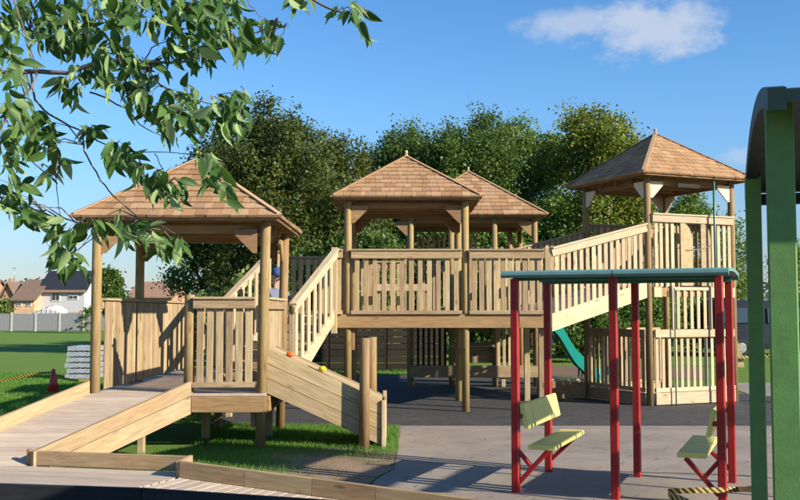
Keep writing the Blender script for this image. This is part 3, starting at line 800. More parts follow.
# ------------------------------------------------------------------ rear tower
DY = 22.2
td = root('play_tower', (1.6, 23.5, 0), 'wide rear play tower with shingled roof and a play counter beneath, behind the middle tower', 'play tower')
dx0, dx1, dy1 = .24, 3.0, 24.95
D3 = 1.70
for x in (.24, 1.14, 2.10, 3.0):
    rpost('post', td, (x, DY, 0), (x, DY, 3.76), .066, M['pole'])
for x in (.24, 2.75, 3.0): rpost('post', td, (x, dy1, 0), (x, dy1, 3.76), .066, M['pole'])
pyramid_roof(td, (dx0 + dx1) / 2, (DY + dy1) / 2, 1.62, 3.80, 1.16, rows=12, wmin=.10, wmax=.22, stuff_faces=(2, 3))
ring_beams(td, rect(dx0, dx1, DY, dy1), 3.69, .10)
gusset(td, (dx0, DY), (-1, 0), (0, -1), 3.66, .3)
gusset(td, (dx1, DY), (-1, 0), (0, -1), 3.66, .3)
gusset(td, (dx1, dy1), (0, -1), (1, 0), 3.66, .28)
deck(td, .1, 3.1, 18.82, 25.0, D3 - .05)
board('fascia', td, (2.45, 18.85, D3 - .17), (3.1, 22.1, D3 - .17), .2, .05, (1, 0, 0), M['beam'])
board('fascia', td, (.1, 22.12, D3 - .17), (3.1, 22.12, D3 - .17), .2, .05, (0, -1, 0), M['beam'])
# tall open slats at the back
for i in range(21):
    x = .32 + i * .131
    board('slat', td, (x, dy1 + .02, D3), (x, dy1 + .02, 3.55 if i < 13 else 3.3), .07, .022, (0, -1, 0), M['pine'])
board('slat_rail', td, (.2, dy1 + .06, 2.75), (3.04, dy1 + .06, 2.75), .1, .04, (0, -1, 0), M['pine'])
balustrade(td, (dx1 + .02, DY + .1, D3), (dx1 + .02, dy1 - .1, D3), 1.05, .03, .14, .08, out=(1, 0))
balustrade(td, (2.16, DY, D3), (2.94, DY, D3), 1.05, .03, .14, .08)
balustrade(td, (.1, 18.95, D3 - .05), (.1, 22.1, D3 - .05), 1.05, .03, .14, .08, out=(-1, 0))
# play space at ground level
cy = DY + .06
board('base_beam', td, (.20, cy - .10, .34), (3.22, cy - .10, .34), .26, .06, (0, -1, 0), M['pine'])
for x in (.26, 1.35, 2.28, 3.16): board('base_leg', td, (x, cy - .04, 0), (x, cy - .04, .25), .09, .09, (0, -1, 0), M['pine'])
def lower(x0, x1, mat, pitch, w):
    n = int((x1 - x0) / pitch)
    for i in range(n):
        x = x0 + (i + .5) * (x1 - x0) / n
        board('slat', td, (x, cy, .46), (x, cy, 1.36), w, .022, (0, -1, 0), M[mat])
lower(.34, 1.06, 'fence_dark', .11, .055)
lower(2.12, 2.62, 'pine_pale', .105, .07)
for i in range(2):
    board('counter_board', td, (1.10, cy, .62 + i * .2), (2.06, cy, .62 + i * .2), .19, .03, (0, -1, 0), M['pine'])
board('counter_top', td, (1.08, cy - .12, .93), (2.08, cy - .12, .93), .28, .035, (0, -.25, 1), M['pine'])
board('counter_board', td, (1.10, cy + .9, 1.28), (2.06, cy + .9, 1.28), .19, .03, (0, -1, 0), M['beam'])

# ------------------------------------------------------------------ corner tower (turned) and its ramp
Cn = Vector((4.40, 17.72, 0))
uc = Vector((.915, .4034, 0)).normalized(); vc = Vector((-uc.y, uc.x, 0)); CS = 1.91
CL, CR, CB = Cn + vc * CS, Cn + uc * CS, Cn + (uc + vc) * CS
tcn = root('play_tower', tuple((Cn + CB) / 2), 'tall turned corner tower with shingled roof, slatted base and climbing pole', 'play tower')
D4 = 2.10
cc = [Cn, CR, CB, CL]
for p in cc:
    rpost('post', tcn, (p.x, p.y, 0), (p.x, p.y, 4.08), .064, M['pole'])
ctr = (Cn + CB) / 2
rotc = math.atan2(uc.y, uc.x)
pyramid_roof(tcn, ctr.x, ctr.y, 1.23, 4.10, .93, rot=rotc, rows=11, wmin=.085, wmax=.18)
ring_beams(tcn, [(p.x, p.y) for p in cc], 3.99, .10)
def gus(p, d, o, z=3.98, s=.28): gusset(tcn, (p.x, p.y), (d.x, d.y), (o.x, o.y), z, s, 'ply')
gus(Cn, uc, -vc); gus(CR, -uc, -vc); gus(Cn, vc, -uc); gus(CL, -vc, -uc); gus(CB, -uc, -vc); gus(CB, -vc, -uc)
for i in range(1, 4):
    a = Cn + vc * CS * i / 4; b = CR + vc * CS * i / 4
    board('tie_beam', tcn, (a.x, a.y, 4.04), (b.x, b.y, 4.04), .10, .045, vc, M['beam'])
a = Cn + uc * .6 - vc * .09; b = Cn + uc * 1.1 - vc * .09
board('plaque', tcn, (a.x, a.y, 3.93), (b.x, b.y, 3.93), .09, .03, -vc, M['fence_dark'])
nb = 14
for i in range(nb):
    q = Cn + vc * (CS * (i + .5) / nb)
    q0, q1 = q - uc * .04, q + uc * (CS + .04)
    board('deck_board', tcn, (q0.x, q0.y, D4 - .017), (q1.x, q1.y, D4 - .017), CS / nb - .007, .034, (0, 0, 1), M['deck'], .003)
def cpt(s, off, z): p = Cn + uc * s + vc * off; return Vector((p.x, p.y, z))
# right-hand face: fascia pieces, balustrade with arched opening
for s0, s1 in ((.06, .22), (1.32, 1.88)):
    board('fascia', tcn, cpt(s0, -.07, D4 - .10), cpt(s1, -.07, D4 - .10), .18, .04, -vc, M['pine_pale'])
board('fascia', tcn, cpt(.22, -.05, D4 - .10), cpt(1.32, -.05, D4 - .10), .16, .03, -vc, M['beam'])
board('handrail', tcn, cpt(.04, -.085, D4 + 1.21), cpt(CS - .04, -.085, D4 + 1.21), .125, .04, -vc, M['pine_pale'])
board('rail_cap', tcn, cpt(.04, -.07, D4 + 1.29), cpt(CS - .04, -.07, D4 + 1.29), .11, .03, (0, 0, 1), M['pine_pale'])
for s in (.14, .25, .38, .50, 1.42, 1.55, 1.68, 1.80):
    board('baluster', tcn, cpt(s, -.05, D4), cpt(s, -.05, D4 + 1.2), .075, .024, -vc, M['pine_pale'])
def arch_piece(s0, s1, flip):
    pts = [(s0, D4 + .02), (s1, D4 + .02), (s1, D4 + .85)]
    w = s1 - s0
    arc = [(s1 - w * (1 - math.cos(t)) , D4 + .85 + .32 * math.sin(t)) for t in [R(15 * k) for k in range(1, 7)]]
    pts += arc
    if flip: pts = [(s0 + s1 - x, z) for x, z in pts]
    extrude_poly('arch_board', tcn, [cpt(x, -.06, z) for x, z in pts], -vc * .03, M['pine'])
arch_piece(.66, .92, False); arch_piece(1.12, 1.34, False)
for s in (.60, 1.0, 1.08): board('baluster', tcn, cpt(s, .5, D4), cpt(s, .5, D4 + 1.15), .05, .022, -vc, M['pine'])
# other upper faces
def cbal(a, b, o, z, **kw): balustrade(tcn, (a.x, a.y, z), (b.x, b.y, z), out=(o.x, o.y), **kw)
cbal(CR + vc * .06, CB - vc * .06, uc, D4, h=1.27, gap=.03, pitch=.15, mat='pine')
cbal(CL + uc * .06, CB - uc * .06, vc, D4, h=1.27, gap=.03, pitch=.15, mat='pine')
# ground-level slatted base, right face then left face
def base_face(a, d, o, s0, s1, mat, z1=1.34):
    f = lambda s, off, z: Vector((a.x + d.x * s + o.x * off, a.y + d.y * s + o.y * off, z))
    board('base_board', tcn, f(s0, .075, .125), f(s1, .075, .125), .21, .04, o, M[mat])
    board('bottom_rail', tcn, f(s0, .065, .275), f(s1, .065, .275), .075, .05, o, M[mat])
    board('handrail', tcn, f(s0, .07, z1 - .07), f(s1, .07, z1 - .07), .14, .05, o, M[mat])
    n = int((s1 - s0) / .135)
    for i in range(n):
        s = s0 + (i + .5) * (s1 - s0) / n
        board('baluster', tcn, f(s, .03, .29), f(s, .03, z1 - .06), .07, .022, o, M[mat])
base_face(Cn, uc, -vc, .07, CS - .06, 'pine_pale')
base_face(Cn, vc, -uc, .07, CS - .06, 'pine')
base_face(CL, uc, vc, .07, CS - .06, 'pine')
# slatted panel between base and deck
for s in (.46, 1.30): board('panel_stile', tcn, cpt(s, -.09, 1.34), cpt(s, -.09, D4 + .02), .06, .05, -vc, M['pine_pale'])
board('panel_rail', tcn, cpt(.43, -.09, D4 - .035), cpt(1.33, -.09, D4 - .035), .06, .045, -vc, M['pine_pale'])
for i in range(5):
    s = .58 + i * .15
    board('baluster', tcn, cpt(s, -.085, 1.35), cpt(s, -.085, D4 - .06), .072, .022, -vc, M['pine_pale'])
board('inner_post', tcn, cpt(.40, .5, 1.3), cpt(.40, .5, D4), .06, .05, -vc, M['pine'])
rpost('climbing_pole', tcn, cpt(1.34, -.20, 0), cpt(1.34, -.20, 4.02), .021, M['steel_green'], .021, 10)
rpost('climbing_pole', tcn, cpt(.44, -.16, 0), cpt(.44, -.16, D4 - .02), .012, M['steel_green'], .012, 8)
# dangling rope with knots in the arch opening
tube('rope', tcn, [cpt(.55, -.02, D4 + .72), cpt(.8, -.1, D4 + .66), cpt(1.05, -.1, D4 + .68), cpt(1.3, -.11, D4 + .74)], [.008] * 4, M['pine'])

# sloping bridge from the middle tower to the corner tower
br = root('bridge', (3.2, 17.6, 0), 'sloping wooden bridge with picket sides rising to the corner tower', 'bridge')
Ra, Rb = Vector((2.50, 16.64, D2)), Vector((Cn.x - uc.x * .07, Cn.y - uc.y * .07, D4))
rdir = (Rb - Ra).normalized(); rn = vc
for off, o in ((0.0, -vc), (1.85, vc)):
    a, b = Ra + vc * off, Rb + vc * off
    Mx = frame(a, b, o)
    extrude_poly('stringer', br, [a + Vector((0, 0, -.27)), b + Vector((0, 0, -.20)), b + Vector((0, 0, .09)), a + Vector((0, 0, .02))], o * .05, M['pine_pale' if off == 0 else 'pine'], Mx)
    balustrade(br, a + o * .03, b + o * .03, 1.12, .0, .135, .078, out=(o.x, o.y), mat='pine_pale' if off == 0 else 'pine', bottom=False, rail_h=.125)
nb = 15
for i in range(nb):
    q = Ra.lerp(Rb, (i + .5) / nb) + Vector((0, 0, -.0))
    Lh = (Rb - Ra).length / nb
    nrm = rdir.cross(vc).normalized() if rdir.cross(vc).z > 0 else vc.cross(rdir).normalized()
    board('deck_board', br, q + vc * .03, q + vc * 1.82, Lh - .008, .034, nrm, M['deck'], .003)
for f in (.5,):
    q = Ra.lerp(Rb, f)
    for off in (1.75,):
        p = q + vc * off
        rpost('leg', br, (p.x, p.y, 0), (p.x, p.y, p.z - .02), .05, M['pole'])
board('newel', br, Ra + vc * 1.85 + Vector((0, 0, -.2)), Ra + vc * 1.85 + Vector((0, 0, 1.12)), .1, .1, (0, -1, 0), M['pine'])

sb_ = root('step_block', (3.0, 19.5, 0), 'low timber step standing on the black surfacing beneath the bridge', 'step')
for i in range(2):
    board('step_board', sb_, (2.70, 19.25, .085 + i * .165), (3.55, 19.25, .085 + i * .165), .16, .05, (0, -1, 0), M['beam'])
    board('step_board', sb_, (2.72, 19.28, .085 + i * .165), (2.72, 19.85, .085 + i * .165), .16, .05, (-1, 0, 0), M['beam'])
for i in range(4):
    board('tread_board', sb_, (2.69, 19.31 + i * .145, .355), (3.55, 19.31 + i * .145, .355), .138, .035, (0, 0, 1), M['deck'])

# ------------------------------------------------------------------ slide
sld = root('slide', (3.7, 22.6, 0), 'teal plastic slide coming down from the rear tower', 'slide')
prof = [(3.02, 1.74), (3.14, 1.70), (3.30, 1.50), (3.52, 1.19), (3.74, .87), (3.96, .55), (4.14, .31), (4.32, .17), (4.55, .13), (4.75, .13)]
_pp = []
for i in range(len(prof) - 1):
    for k_ in range(4):
        t_ = k_ / 4; _pp.append((prof[i][0] + (prof[i + 1][0] - prof[i][0]) * t_, prof[i][1] + (prof[i + 1][1] - prof[i][1]) * t_ + .035 * math.sin((i + t_) * 2.4) * (1 if i < 7 else 0)))
prof = _pp + [prof[-1]]
def slide_sheet(y0, y1, z0, z1):
    V, F = [], []
    for x, z in prof:
        V += [(x, y0, z + z0), (x, y1, z + z0), (x, y1, z + z1), (x, y0, z + z1)]
    for i in range(len(prof) - 1):
        for k in range(4):
            F.append([i * 4 + k, i * 4 + (k + 1) % 4, (i + 1) * 4 + (k + 1) % 4, (i + 1) * 4 + k])
    F += [[3, 2, 1, 0], [len(V) - 4, len(V) - 3, len(V) - 2, len(V) - 1]]
    return V, F
V, F = slide_sheet(22.36, 22.84, -.02, .0); solid('chute', sld, V, F, M['slide'])
for y in (22.31, 22.84):
    V, F = slide_sheet(y, y + .05, -.08, .24); solid('side_wall', sld, V, F, M['slide'])
for x, h in ((4.05, .38), (4.66, .10)):
    for y in (22.4, 22.8): rpost('leg', sld, (x, y, 0), (x, y, h), .02, M['galv'], .02, 8)

# ------------------------------------------------------------------ red shelter with two facing seats
us = Vector((.928, -.372, 0)); vs = Vector((.372, .928, 0))
Sf = Vector((1.06, 9.24, 0)); BAY, DEP = .90, 1.27
rs = root('shelter', tuple(Sf + us * BAY + vs * DEP / 2), 'small red steel shelter with teal roof and two facing seats', 'shelter')
SH = 1.955
def sp(a, b, z): p = Sf + us * a + vs * b; return Vector((p.x, p.y, z))
for i in range(3):
    for b in (0, DEP):
        a = i * BAY
        board('post', rs, sp(a, b, 0), sp(a, b, SH), .072, .072, us, M['red'], .010)
for b in (.06, DEP - .06): board('roof_rail', rs, sp(-.03, b, SH + .005), sp(2 * BAY + .03, b, SH + .005), .045, .045, (0, 0, 1), M['steel_green'])
# roof panels: rolled front and back edges, slight camber
def roof_panel(a0, a1):
    sec = []
    b0, b1 = -.10, DEP + .10
    top = [(b0 - .005, -.025), (b0 - .03, .0), (b0 - .022, .025), (b0 + .02, .042)] + [(b0 + .02 + (b1 - b0 - .04) * k / 6, .042 + .02 * math.sin(math.pi * k / 6)) for k in range(1, 6)] + [(b1 - .02, .042), (b1 + .022, .025), (b1 + .03, .0), (b1 + .005, -.025)]
    bot = [(b1 - .03, -.02), (b1 - .04, .012)] + [(b1 - .04 - (b1 - b0 - .08) * k / 6, .012 + .02 * math.sin(math.pi * k / 6)) for k in range(1, 6)] + [(b0 + .04, .012), (b0 + .03, -.02)]
    sec = top + bot; n = len(sec)
    V = [sp(a, b, SH + .03 + z) for a in (a0, a1) for b, z in sec]
    F = [[i, (i + 1) % n, n + (i + 1) % n, n + i] for i in range(n)]
    for base, fl in ((0, True), (n, False)):
        nb_ = len(bot); nt_ = len(top)
        ring = list(range(base, base + n))
        tp = ring[:nt_]; bt = ring[nt_:][::-1]
        # strip fill between top and bottom chains
        m_ = min(len(tp), len(bt)); i = j = 0
        while i < len(tp) - 1 or j < len(bt) - 1:
            if j >= len(bt) - 1 or (i < len(tp) - 1 and i / (len(tp) - 1) <= j / (len(bt) - 1)):
                f = [tp[i], bt[j], tp[i + 1]]; i += 1
            else:
                f = [tp[i], bt[j], bt[j + 1]]; j += 1
            F.append(f if fl else f[::-1])
    return V, F
for a0, a1 in ((-.10, BAY + .01), (BAY + .02, 2 * BAY + .09)):
    V, F = roof_panel(a0, a1)
    o = solid('roof_panel', rs, V, F, M['teal'])
    bmx = bmesh.new(); bmx.from_mesh(o.data); bmesh.ops.recalc_face_normals(bmx, faces=bmx.faces); bmx.to_mesh(o.data); bmx.free()
for a in (0, 2 * BAY):
    sg = 1 if a == 0 else -1
    # seat plank, three lengths with shadow gaps
    for b0, b1 in ((-.02, .22), (.228, 1.03), (1.038, 1.27)):
        board('seat', rs, sp(a + sg * .245, b0, .425), sp(a + sg * .245, b1, .425), .25, .045, (0, 0, 1), M['lime'], .01)
    nb_ = (us * sg + Vector((0, 0, .22))).normalized()
    for b0, b1 in ((-.02, .22), (.228, 1.03), (1.038, 1.27)):
        o = board('backrest', rs, sp(a + sg * .085, b0, .70), sp(a + sg * .085, b1, .70), .235, .04, nb_, M['lime'], .01)
    for b in (0.0, DEP):
        board('bracket', rs, sp(a + sg * .03, b, .10 if b == 0 else .14), sp(a + sg * .30, b, .40), .045, .04, (0, 0, 1), M['red'])
        board('bracket', rs, sp(a + sg * .03, b, .38), sp(a + sg * .15, b, .24), .045, .036, (0, 0, 1), M['red'])
        board('bracket', rs, sp(a + sg * .03, b, .70), sp(a + sg * .07, b, .70), .06, .04, (0, 0, 1), M['red'])

# ------------------------------------------------------------------ green shelter at the right edge
gs = root('shelter', (2.6, 5.6, 0), 'large green shelter with a dark curved roof on broad flat posts', 'shelter')
vg = Vector((.296, .955, 0)).normalized(); ug = Vector((.955, -.296, 0)).normalized()
Gn = Vector((1.47, 3.90, 0)); GL = 2.75
def gp(t, r, z): p = Gn + ug * t + vg * r; return Vector((p.x, p.y, z))
def gz_(r): return 2.445 + (.05 * (1 - r / GL)) + .185 * (1 - ((r - GL / 2) / (GL / 2)) ** 2)
def arched(t0, t1, r0, r1, dz0, dz1, nseg=14):
    V, F = [], []
    for k in range(nseg + 1):
        r = r0 + (r1 - r0) * k / nseg; z = gz_(r)
        V += [gp(t0, r, z + dz0), gp(t1, r, z + dz0), gp(t1, r, z + dz1), gp(t0, r, z + dz1)]
    for i in range(nseg):
        for k in range(4): F.append([i * 4 + k, i * 4 + (k + 1) % 4, (i + 1) * 4 + (k + 1) % 4, (i + 1) * 4 + k])
    F += [[3, 2, 1, 0], [len(V) - 4, len(V) - 3, len(V) - 2, len(V) - 1]]
    return V, F
V, F = arched(0, 4.6, 0, GL, -.02, .03, 30); solid('roof', gs, V, F, M['navy'])
V, F = arched(-.02, .05, -.02, GL + .02, -.05, .04, 30); solid('roof_rib', gs, V, F, M['navy'])
for t in (1.5, 3.0, 4.55):
    V, F = arched(t, t + .06, .02, GL - .02, -.12, -.021); solid('roof_rib', gs, V, F, M['navy'])
for r in (GL - .03,): board('eave_beam', gs, gp(-.02, r, gz_(r) - .075), gp(4.6, r, gz_(r) - .055), .07, .06, vg, M['navy'])
gpost = []
for t in (.04, 2.3, 4.4):
    for r, pw in ((.28, .113), (GL - .31, .094)):
        a = gp(t - (.022 if r > 1 and t < 1 else 0), r, 0); z = gz_(r) - .03
        board('post', gs, (a.x, a.y, 0), (a.x, a.y, z), pw, .05, -vg, M['green'], .006)

# unseen frame of rails and panels added to cast shadow bars on the paving
pf = root('shadow_caster_frame', (6.3, 7.4, 0), 'unseen open frame of panels on slim posts, added to cast shadow bars', 'shadow caster')
ZP = 2.4
kx = ZP / math.tan(SUN_EL); dsh = Vector((math.sin(SUN_AZ), math.cos(SUN_AZ), 0)) * kx
def caster(px, py):
    g = G(px, py, .012); return Vector((g.x, g.y, 0)) + dsh
for q in (((345, 478), (395, 482), (428, 466), (383, 464)), ((423, 488), (448, 491), (490, 468), (465, 468)), ((517, 493), (564, 496), (589, 471), (546, 470)), ((567.5, 496.5), (601, 497), (609, 471), (591.5, 471))):
    c = [caster(*p) for p in q]
    if q[0][1] < 492:      # the near ends run on behind the kerb
        for i, j in ((0, 3), (1, 2)):
            d = (c[i] - c[j]); c[i] = c[j] + d * (1.5 / d.length)
    slab('shadow_caster_panel', pf, [(p.x, p.y) for p in c], ZP - .012, ZP + .012, M['navy'])
fa, fb = caster(360, 463.2), caster(735, 474.5); na, nb2 = caster(450, 488.5), caster(690, 500)
for a, b in ((fa, fb), (na, nb2)):
    d = (b - a).normalized()
    board('rail', pf, Vector((a.x, a.y, ZP - .035)), Vector((b.x, b.y, ZP - .035)), .04, .04, (0, 0, 1), M['red'])
    for f in (.12, .97):
        p = a.lerp(b, f); rpost('post', pf, (p.x, p.y, 0), (p.x, p.y, ZP - .05), .024, M['red'], .024, 8)

# ------------------------------------------------------------------ small things
def ribbon(name, pts, w, label, tilt=None):
    pts = [Vector(p) for p in pts]
    dense = []
    for i in range(len(pts) - 1):
        for k in range(6): dense.append(pts[i].lerp(pts[i + 1], k / 6))
    dense.append(pts[-1])
    V, F, UV = [], [], []
    s = 0
    for i, p in enumerate(dense):
        if i: s += (dense[i] - dense[i - 1]).length
        tw = Vector((0, .35 * math.sin(s * 3.1), 1)).normalized()
        V += [p + tw * w / 2 + Vector((0, -.001, 0)), p - tw * w / 2 + Vector((0, -.001, 0)), p - tw * w / 2 + Vector((0, .001, 0)), p + tw * w / 2 + Vector((0, .001, 0))]
        UV += [(s / w, 1), (s / w, 0), (s / w, 0), (s / w, 1)]
    for i in range(len(dense) - 1):
        a = i * 4
        F += [[a, a + 1, a + 5, a + 4], [a + 2, a + 3, a + 7, a + 6]]
    m = mesh(name, V, F, M['tape'])
    uvl = m.uv_layers.new(name='UVMap')
    for l in m.loops: uvl.data[l.index].uv = UV[l.vertex_index]
    o = bpy.data.objects.new(name, m); link(o)
    return tag(o, label, 'tape', 'hazard tape')
sr1 = sp(2 * BAY, 0, 0)
ty = sr1.y - .045
ribbon('hazard_tape', [P(668, 491.5, ty + .1), P(680, 491, ty + .04), P(695, 490.3, ty), P(724, 490, ty), P(738, 489.4, ty + .1), P(752, 489, 7.0)], .045, 'yellow and black tape tied across the red shelter foot')
ribbon('hazard_tape', [P(668, 493, ty + .1), P(671, 497, ty), P(679, 498, ty - .1), P(690, 503, ty - .2)], .055, 'loose end of yellow and black tape by the paving')
ribbon('hazard_tape', [P(-60, 392, 20.4), P(0, 381, 20.4), P(22, 376.5, 20.4), P(38, 373.2, 20.4), P(53, 372.5, 20.4)], .05, 'yellow and black tape running over the lawn to the red cone')
ribbon('hazard_tape', [P(54, 374, 20.5), P(64, 378.5, 21), P(76, 380.5, 22.5), P(93, 380, 24.2)], .05, 'sagging yellow and black tape between cone and stacked sheets')
ribbon('hazard_tape', [P(728, 357.5, 30), P(750, 357, 30), P(775, 355.5, 30), P(815, 356, 30)], .09, 'yellow and black tape in front of the dark van')

def cone(x, y, label, h=.47, group='traffic cones', mat='cone'):
    rt = root('traffic_cone', (x, y, 0), label, 'traffic cone', group)
    T = Matrix.Translation((x, y, 0))
    w = h * .36
    V, F = lathe([(w * 1.02, .004), (w * 1.02, .03), (w * .9, .035)], 4)
    solid('base', rt, [T @ (Matrix.Rotation(math.pi / 4, 4, 'Z') @ Vector(v)) for v in V], F, M[mat])
    V, F = lathe([(w * .66, .03), (w * .16, h), (w * .09, h)], 18)
    solid('body', rt, [T @ Vector(v) for v in V], F, M[mat], None, True)
    V, F = lathe([(w * .50 + .004, h * .36), (w * .35 + .004, h * .62)], 18)
    solid('sleeve', rt, [T @ Vector(v) for v in V], F[:18], M['white'] if mat == 'orange' else M[mat], None, True)
    return rt
g = G(53, 393); cone(g.x, g.y, 'dull red traffic cone on the lawn beside the ramp', .49)
cone(7.24, 18.2, 'orange and white traffic cone on the tarmac beside the green posts', .56, mat='orange')

# stacked grey sheets
q0 = P(81, 378, 24.5)
for i in range(6):
    z0 = .03 + i * .135
    V, F = [], []
    w, d = .66 + rnd.uniform(-.05, .05), .9
    ox = rnd.uniform(-.03, .03)
    seg = 10
    for k in range(seg + 1):
        x = q0.x - w / 2 + ox + w * k / seg
        zz = .012 * (k % 2)
        V += [(x, 24.4, z0 + zz), (x, 24.4 + d, z0 + zz), (x, 24.4 + d, z0 + .105 + zz), (x, 24.4, z0 + .105 + zz)]
    for a in range(seg):
        for k in range(4): F.append([a * 4 + k, a * 4 + (k + 1) % 4, (a + 1) * 4 + (k + 1) % 4, (a + 1) * 4 + k])
    F += [[3, 2, 1, 0], [len(V) - 4, len(V) - 3, len(V) - 2, len(V) - 1]]
    tag(solid('stacked_sheet', None, V, F, M['sheet']), ('lowest', 'second lowest', 'third from the grass', 'third from the top', 'second from the top', 'topmost')[i] + ' grey ridged sheet bundle in the stack on the lawn', 'sheet bundle', 'stacked grey sheets')

# leaning timber offcut by the van
lt = root('timber_post', (10.1, 30.2, 0), 'pale tapered timber leaning on the grass near the dark van', 'timber')
extrude_poly('slab', lt, [(10.0, 30.1, 0), (10.32, 30.1, 0), (10.22, 30.1, .55), (10.05, 30.1, .95), (9.9, 30.1, 1.0)], (0, .09, 0), M['pine'])
board('prop', lt, (10.02, 30.5, 0), (9.98, 30.24, .8), .07, .05, (0, 1, 0), M['pine'])

# ------------------------------------------------------------------ person on the stairs
def person(loc, h, label, facing):
    k = h / 1.36
    rt = root('person', loc, label, 'person')
    J = {'pel': (0, 0, .66), 'wst': (0, 0, .78), 'chs': (0, -.01, .94), 'nck': (0, 0, 1.06), 'hd0': (0, -.015, 1.13), 'hd1': (0, -.02, 1.24), 'top': (0, -.01, 1.32),
         'shL': (.13, 0, 1.02), 'elL': (.20, -.03, .83), 'wrL': (.17, -.17, .76), 'haL': (.14, -.24, .77), 'shR': (-.13, 0, 1.02), 'elR': (-.19, .0, .82), 'wrR': (-.17, -.14, .72), 'haR': (-.15, -.21, .72),
         'hpL': (.07, 0, .62), 'knL': (.08, -.04, .36), 'anL': (.085, .01, .07), 'toL': (.09, -.12, .03), 'hpR': (-.07, 0, .62), 'knR': (-.08, -.02, .36), 'anR': (-.085, .04, .07), 'toR': (-.09, -.09, .03)}
    Rr = {'pel': .105, 'wst': .095, 'chs': .115, 'nck': .045, 'hd0': .07, 'hd1': .09, 'top': .065, 'shL': .055, 'elL': .038, 'wrL': .028, 'haL': .032, 'shR': .055, 'elR': .038, 'wrR': .028, 'haR': .032,
          'hpL': .08, 'knL': .055, 'anL': .04, 'toL': .03, 'hpR': .08, 'knR': .055, 'anR': .04, 'toR': .03}
    Eg = [('pel', 'wst'), ('wst', 'chs'), ('chs', 'nck'), ('nck', 'hd0'), ('hd0', 'hd1'), ('hd1', 'top'), ('chs', 'shL'), ('shL', 'elL'), ('elL', 'wrL'), ('wrL', 'haL'), ('chs', 'shR'), ('shR', 'elR'), ('elR', 'wrR'), ('wrR', 'haR'),
          ('pel', 'hpL'), ('hpL', 'knL'), ('knL', 'anL'), ('anL', 'toL'), ('pel', 'hpR'), ('hpR', 'knR'), ('knR', 'anR'), ('anR', 'toR')]
    nm = list(J)
    me = bpy.data.meshes.new('body'); me.from_pydata([J[n] for n in nm], [(nm.index(a), nm.index(b)) for a, b in Eg], [])
    tmp = bpy.data.objects.new('tmp_body', me); COL.objects.link(tmp)
    md = tmp.modifiers.new('s', 'SKIN'); md.use_smooth_shade = True
    for i, n in enumerate(nm):
        me.skin_vertices[0].data[i].radius = (Rr[n], Rr[n] * (.8 if n in ('chs', 'wst', 'pel') else 1))
        me.skin_vertices[0].data[i].use_root = n == 'pel'
    tmp.modifiers.new('d', 'SUBSURF').levels = 2
    dg = bpy.context.evaluated_depsgraph_get()
    bm = bpy.data.meshes.new_from_object(tmp.evaluated_get(dg))
    bpy.data.objects.remove(tmp)
    bm.materials.clear()
    for m_ in ('skin', 'shirt', 'trouser'): bm.materials.append(M[m_])
    for p in bm.polygons:
        c = p.center; p.use_smooth = True
        p.material_index = 2 if c.z < .68 and abs(c.x) < .16 and c.y > -.16 or c.z < .5 else (1 if c.z < 1.06 and not (abs(c.x) > .15 and c.z < .9) else 0)
    MM = Matrix.Translation(loc) @ Matrix.Rotation(facing, 4, 'Z') @ Matrix.Scale(k, 4)
    b = bpy.data.objects.new('body', bm); link(b, rt, MM)
    # cap with peak
    V, F = lathe([(.10, 1.26), (.101, 1.29), (.09, 1.345), (.055, 1.375), (.01, 1.385)], 16)
    solid('cap', rt, [MM @ (Vector(v) + Vector((0, -.012, 0))) for v in V], F, M['cap'], None, True)
    pk = [(.085 * math.cos(t), -.085 - .085 * math.sin(t), 1.262 - .01 * math.sin(t)) for t in [R(20 * q) for q in range(10)]]
    extrude_poly('cap_peak', rt, [MM @ Vector(v) for v in pk], (0, 0, .012), M['cap'])
    Vn, Fn = rough_ball((0, -.112, 1.20), .016, .8, 1, 1.2, 1, 8)
    solid('nose', rt, [MM @ v for v in Vn], Fn, M['skin'], None, True)
    for sx in (-1, 1):
        Ve, Fe = rough_ball((sx * .035, -.098, 1.235), .011, 1, .6, .8, 1, 8)
        solid('eye', rt, [MM @ v for v in Ve], Fe, M['glass'], None, True)
        Ve, Fe = rough_ball((sx * .092, -.01, 1.21), .022, .45, .8, 1.2, 1, 8)
        solid('ear', rt, [MM @ v for v in Ve], Fe, M['skin'], None, True)
        for q in range(5):
            hx = sx * .145 + (q - 2) * .013; hz = .765 if sx > 0 else .715
            if q == 4: V, F = tube_geo([(sx * .14 - sx * .02, -.225, hz + .01), (sx * .11, -.25, hz + .005)], [.011, .008], 6)
            else: V, F = tube_geo([(hx, -.245, hz), (hx, -.275, hz - .004), (hx, -.295, hz - .018)], [.010, .009, .007], 6)
            solid('finger', rt, [MM @ v for v in V], F, M['skin'], None, True)
    return rt
pp = P(276, 290, 14.95)
person((pp.x + .02, 14.95, .94), 1.36, 'child in a blue cap standing on the wooden stairs', R(25))

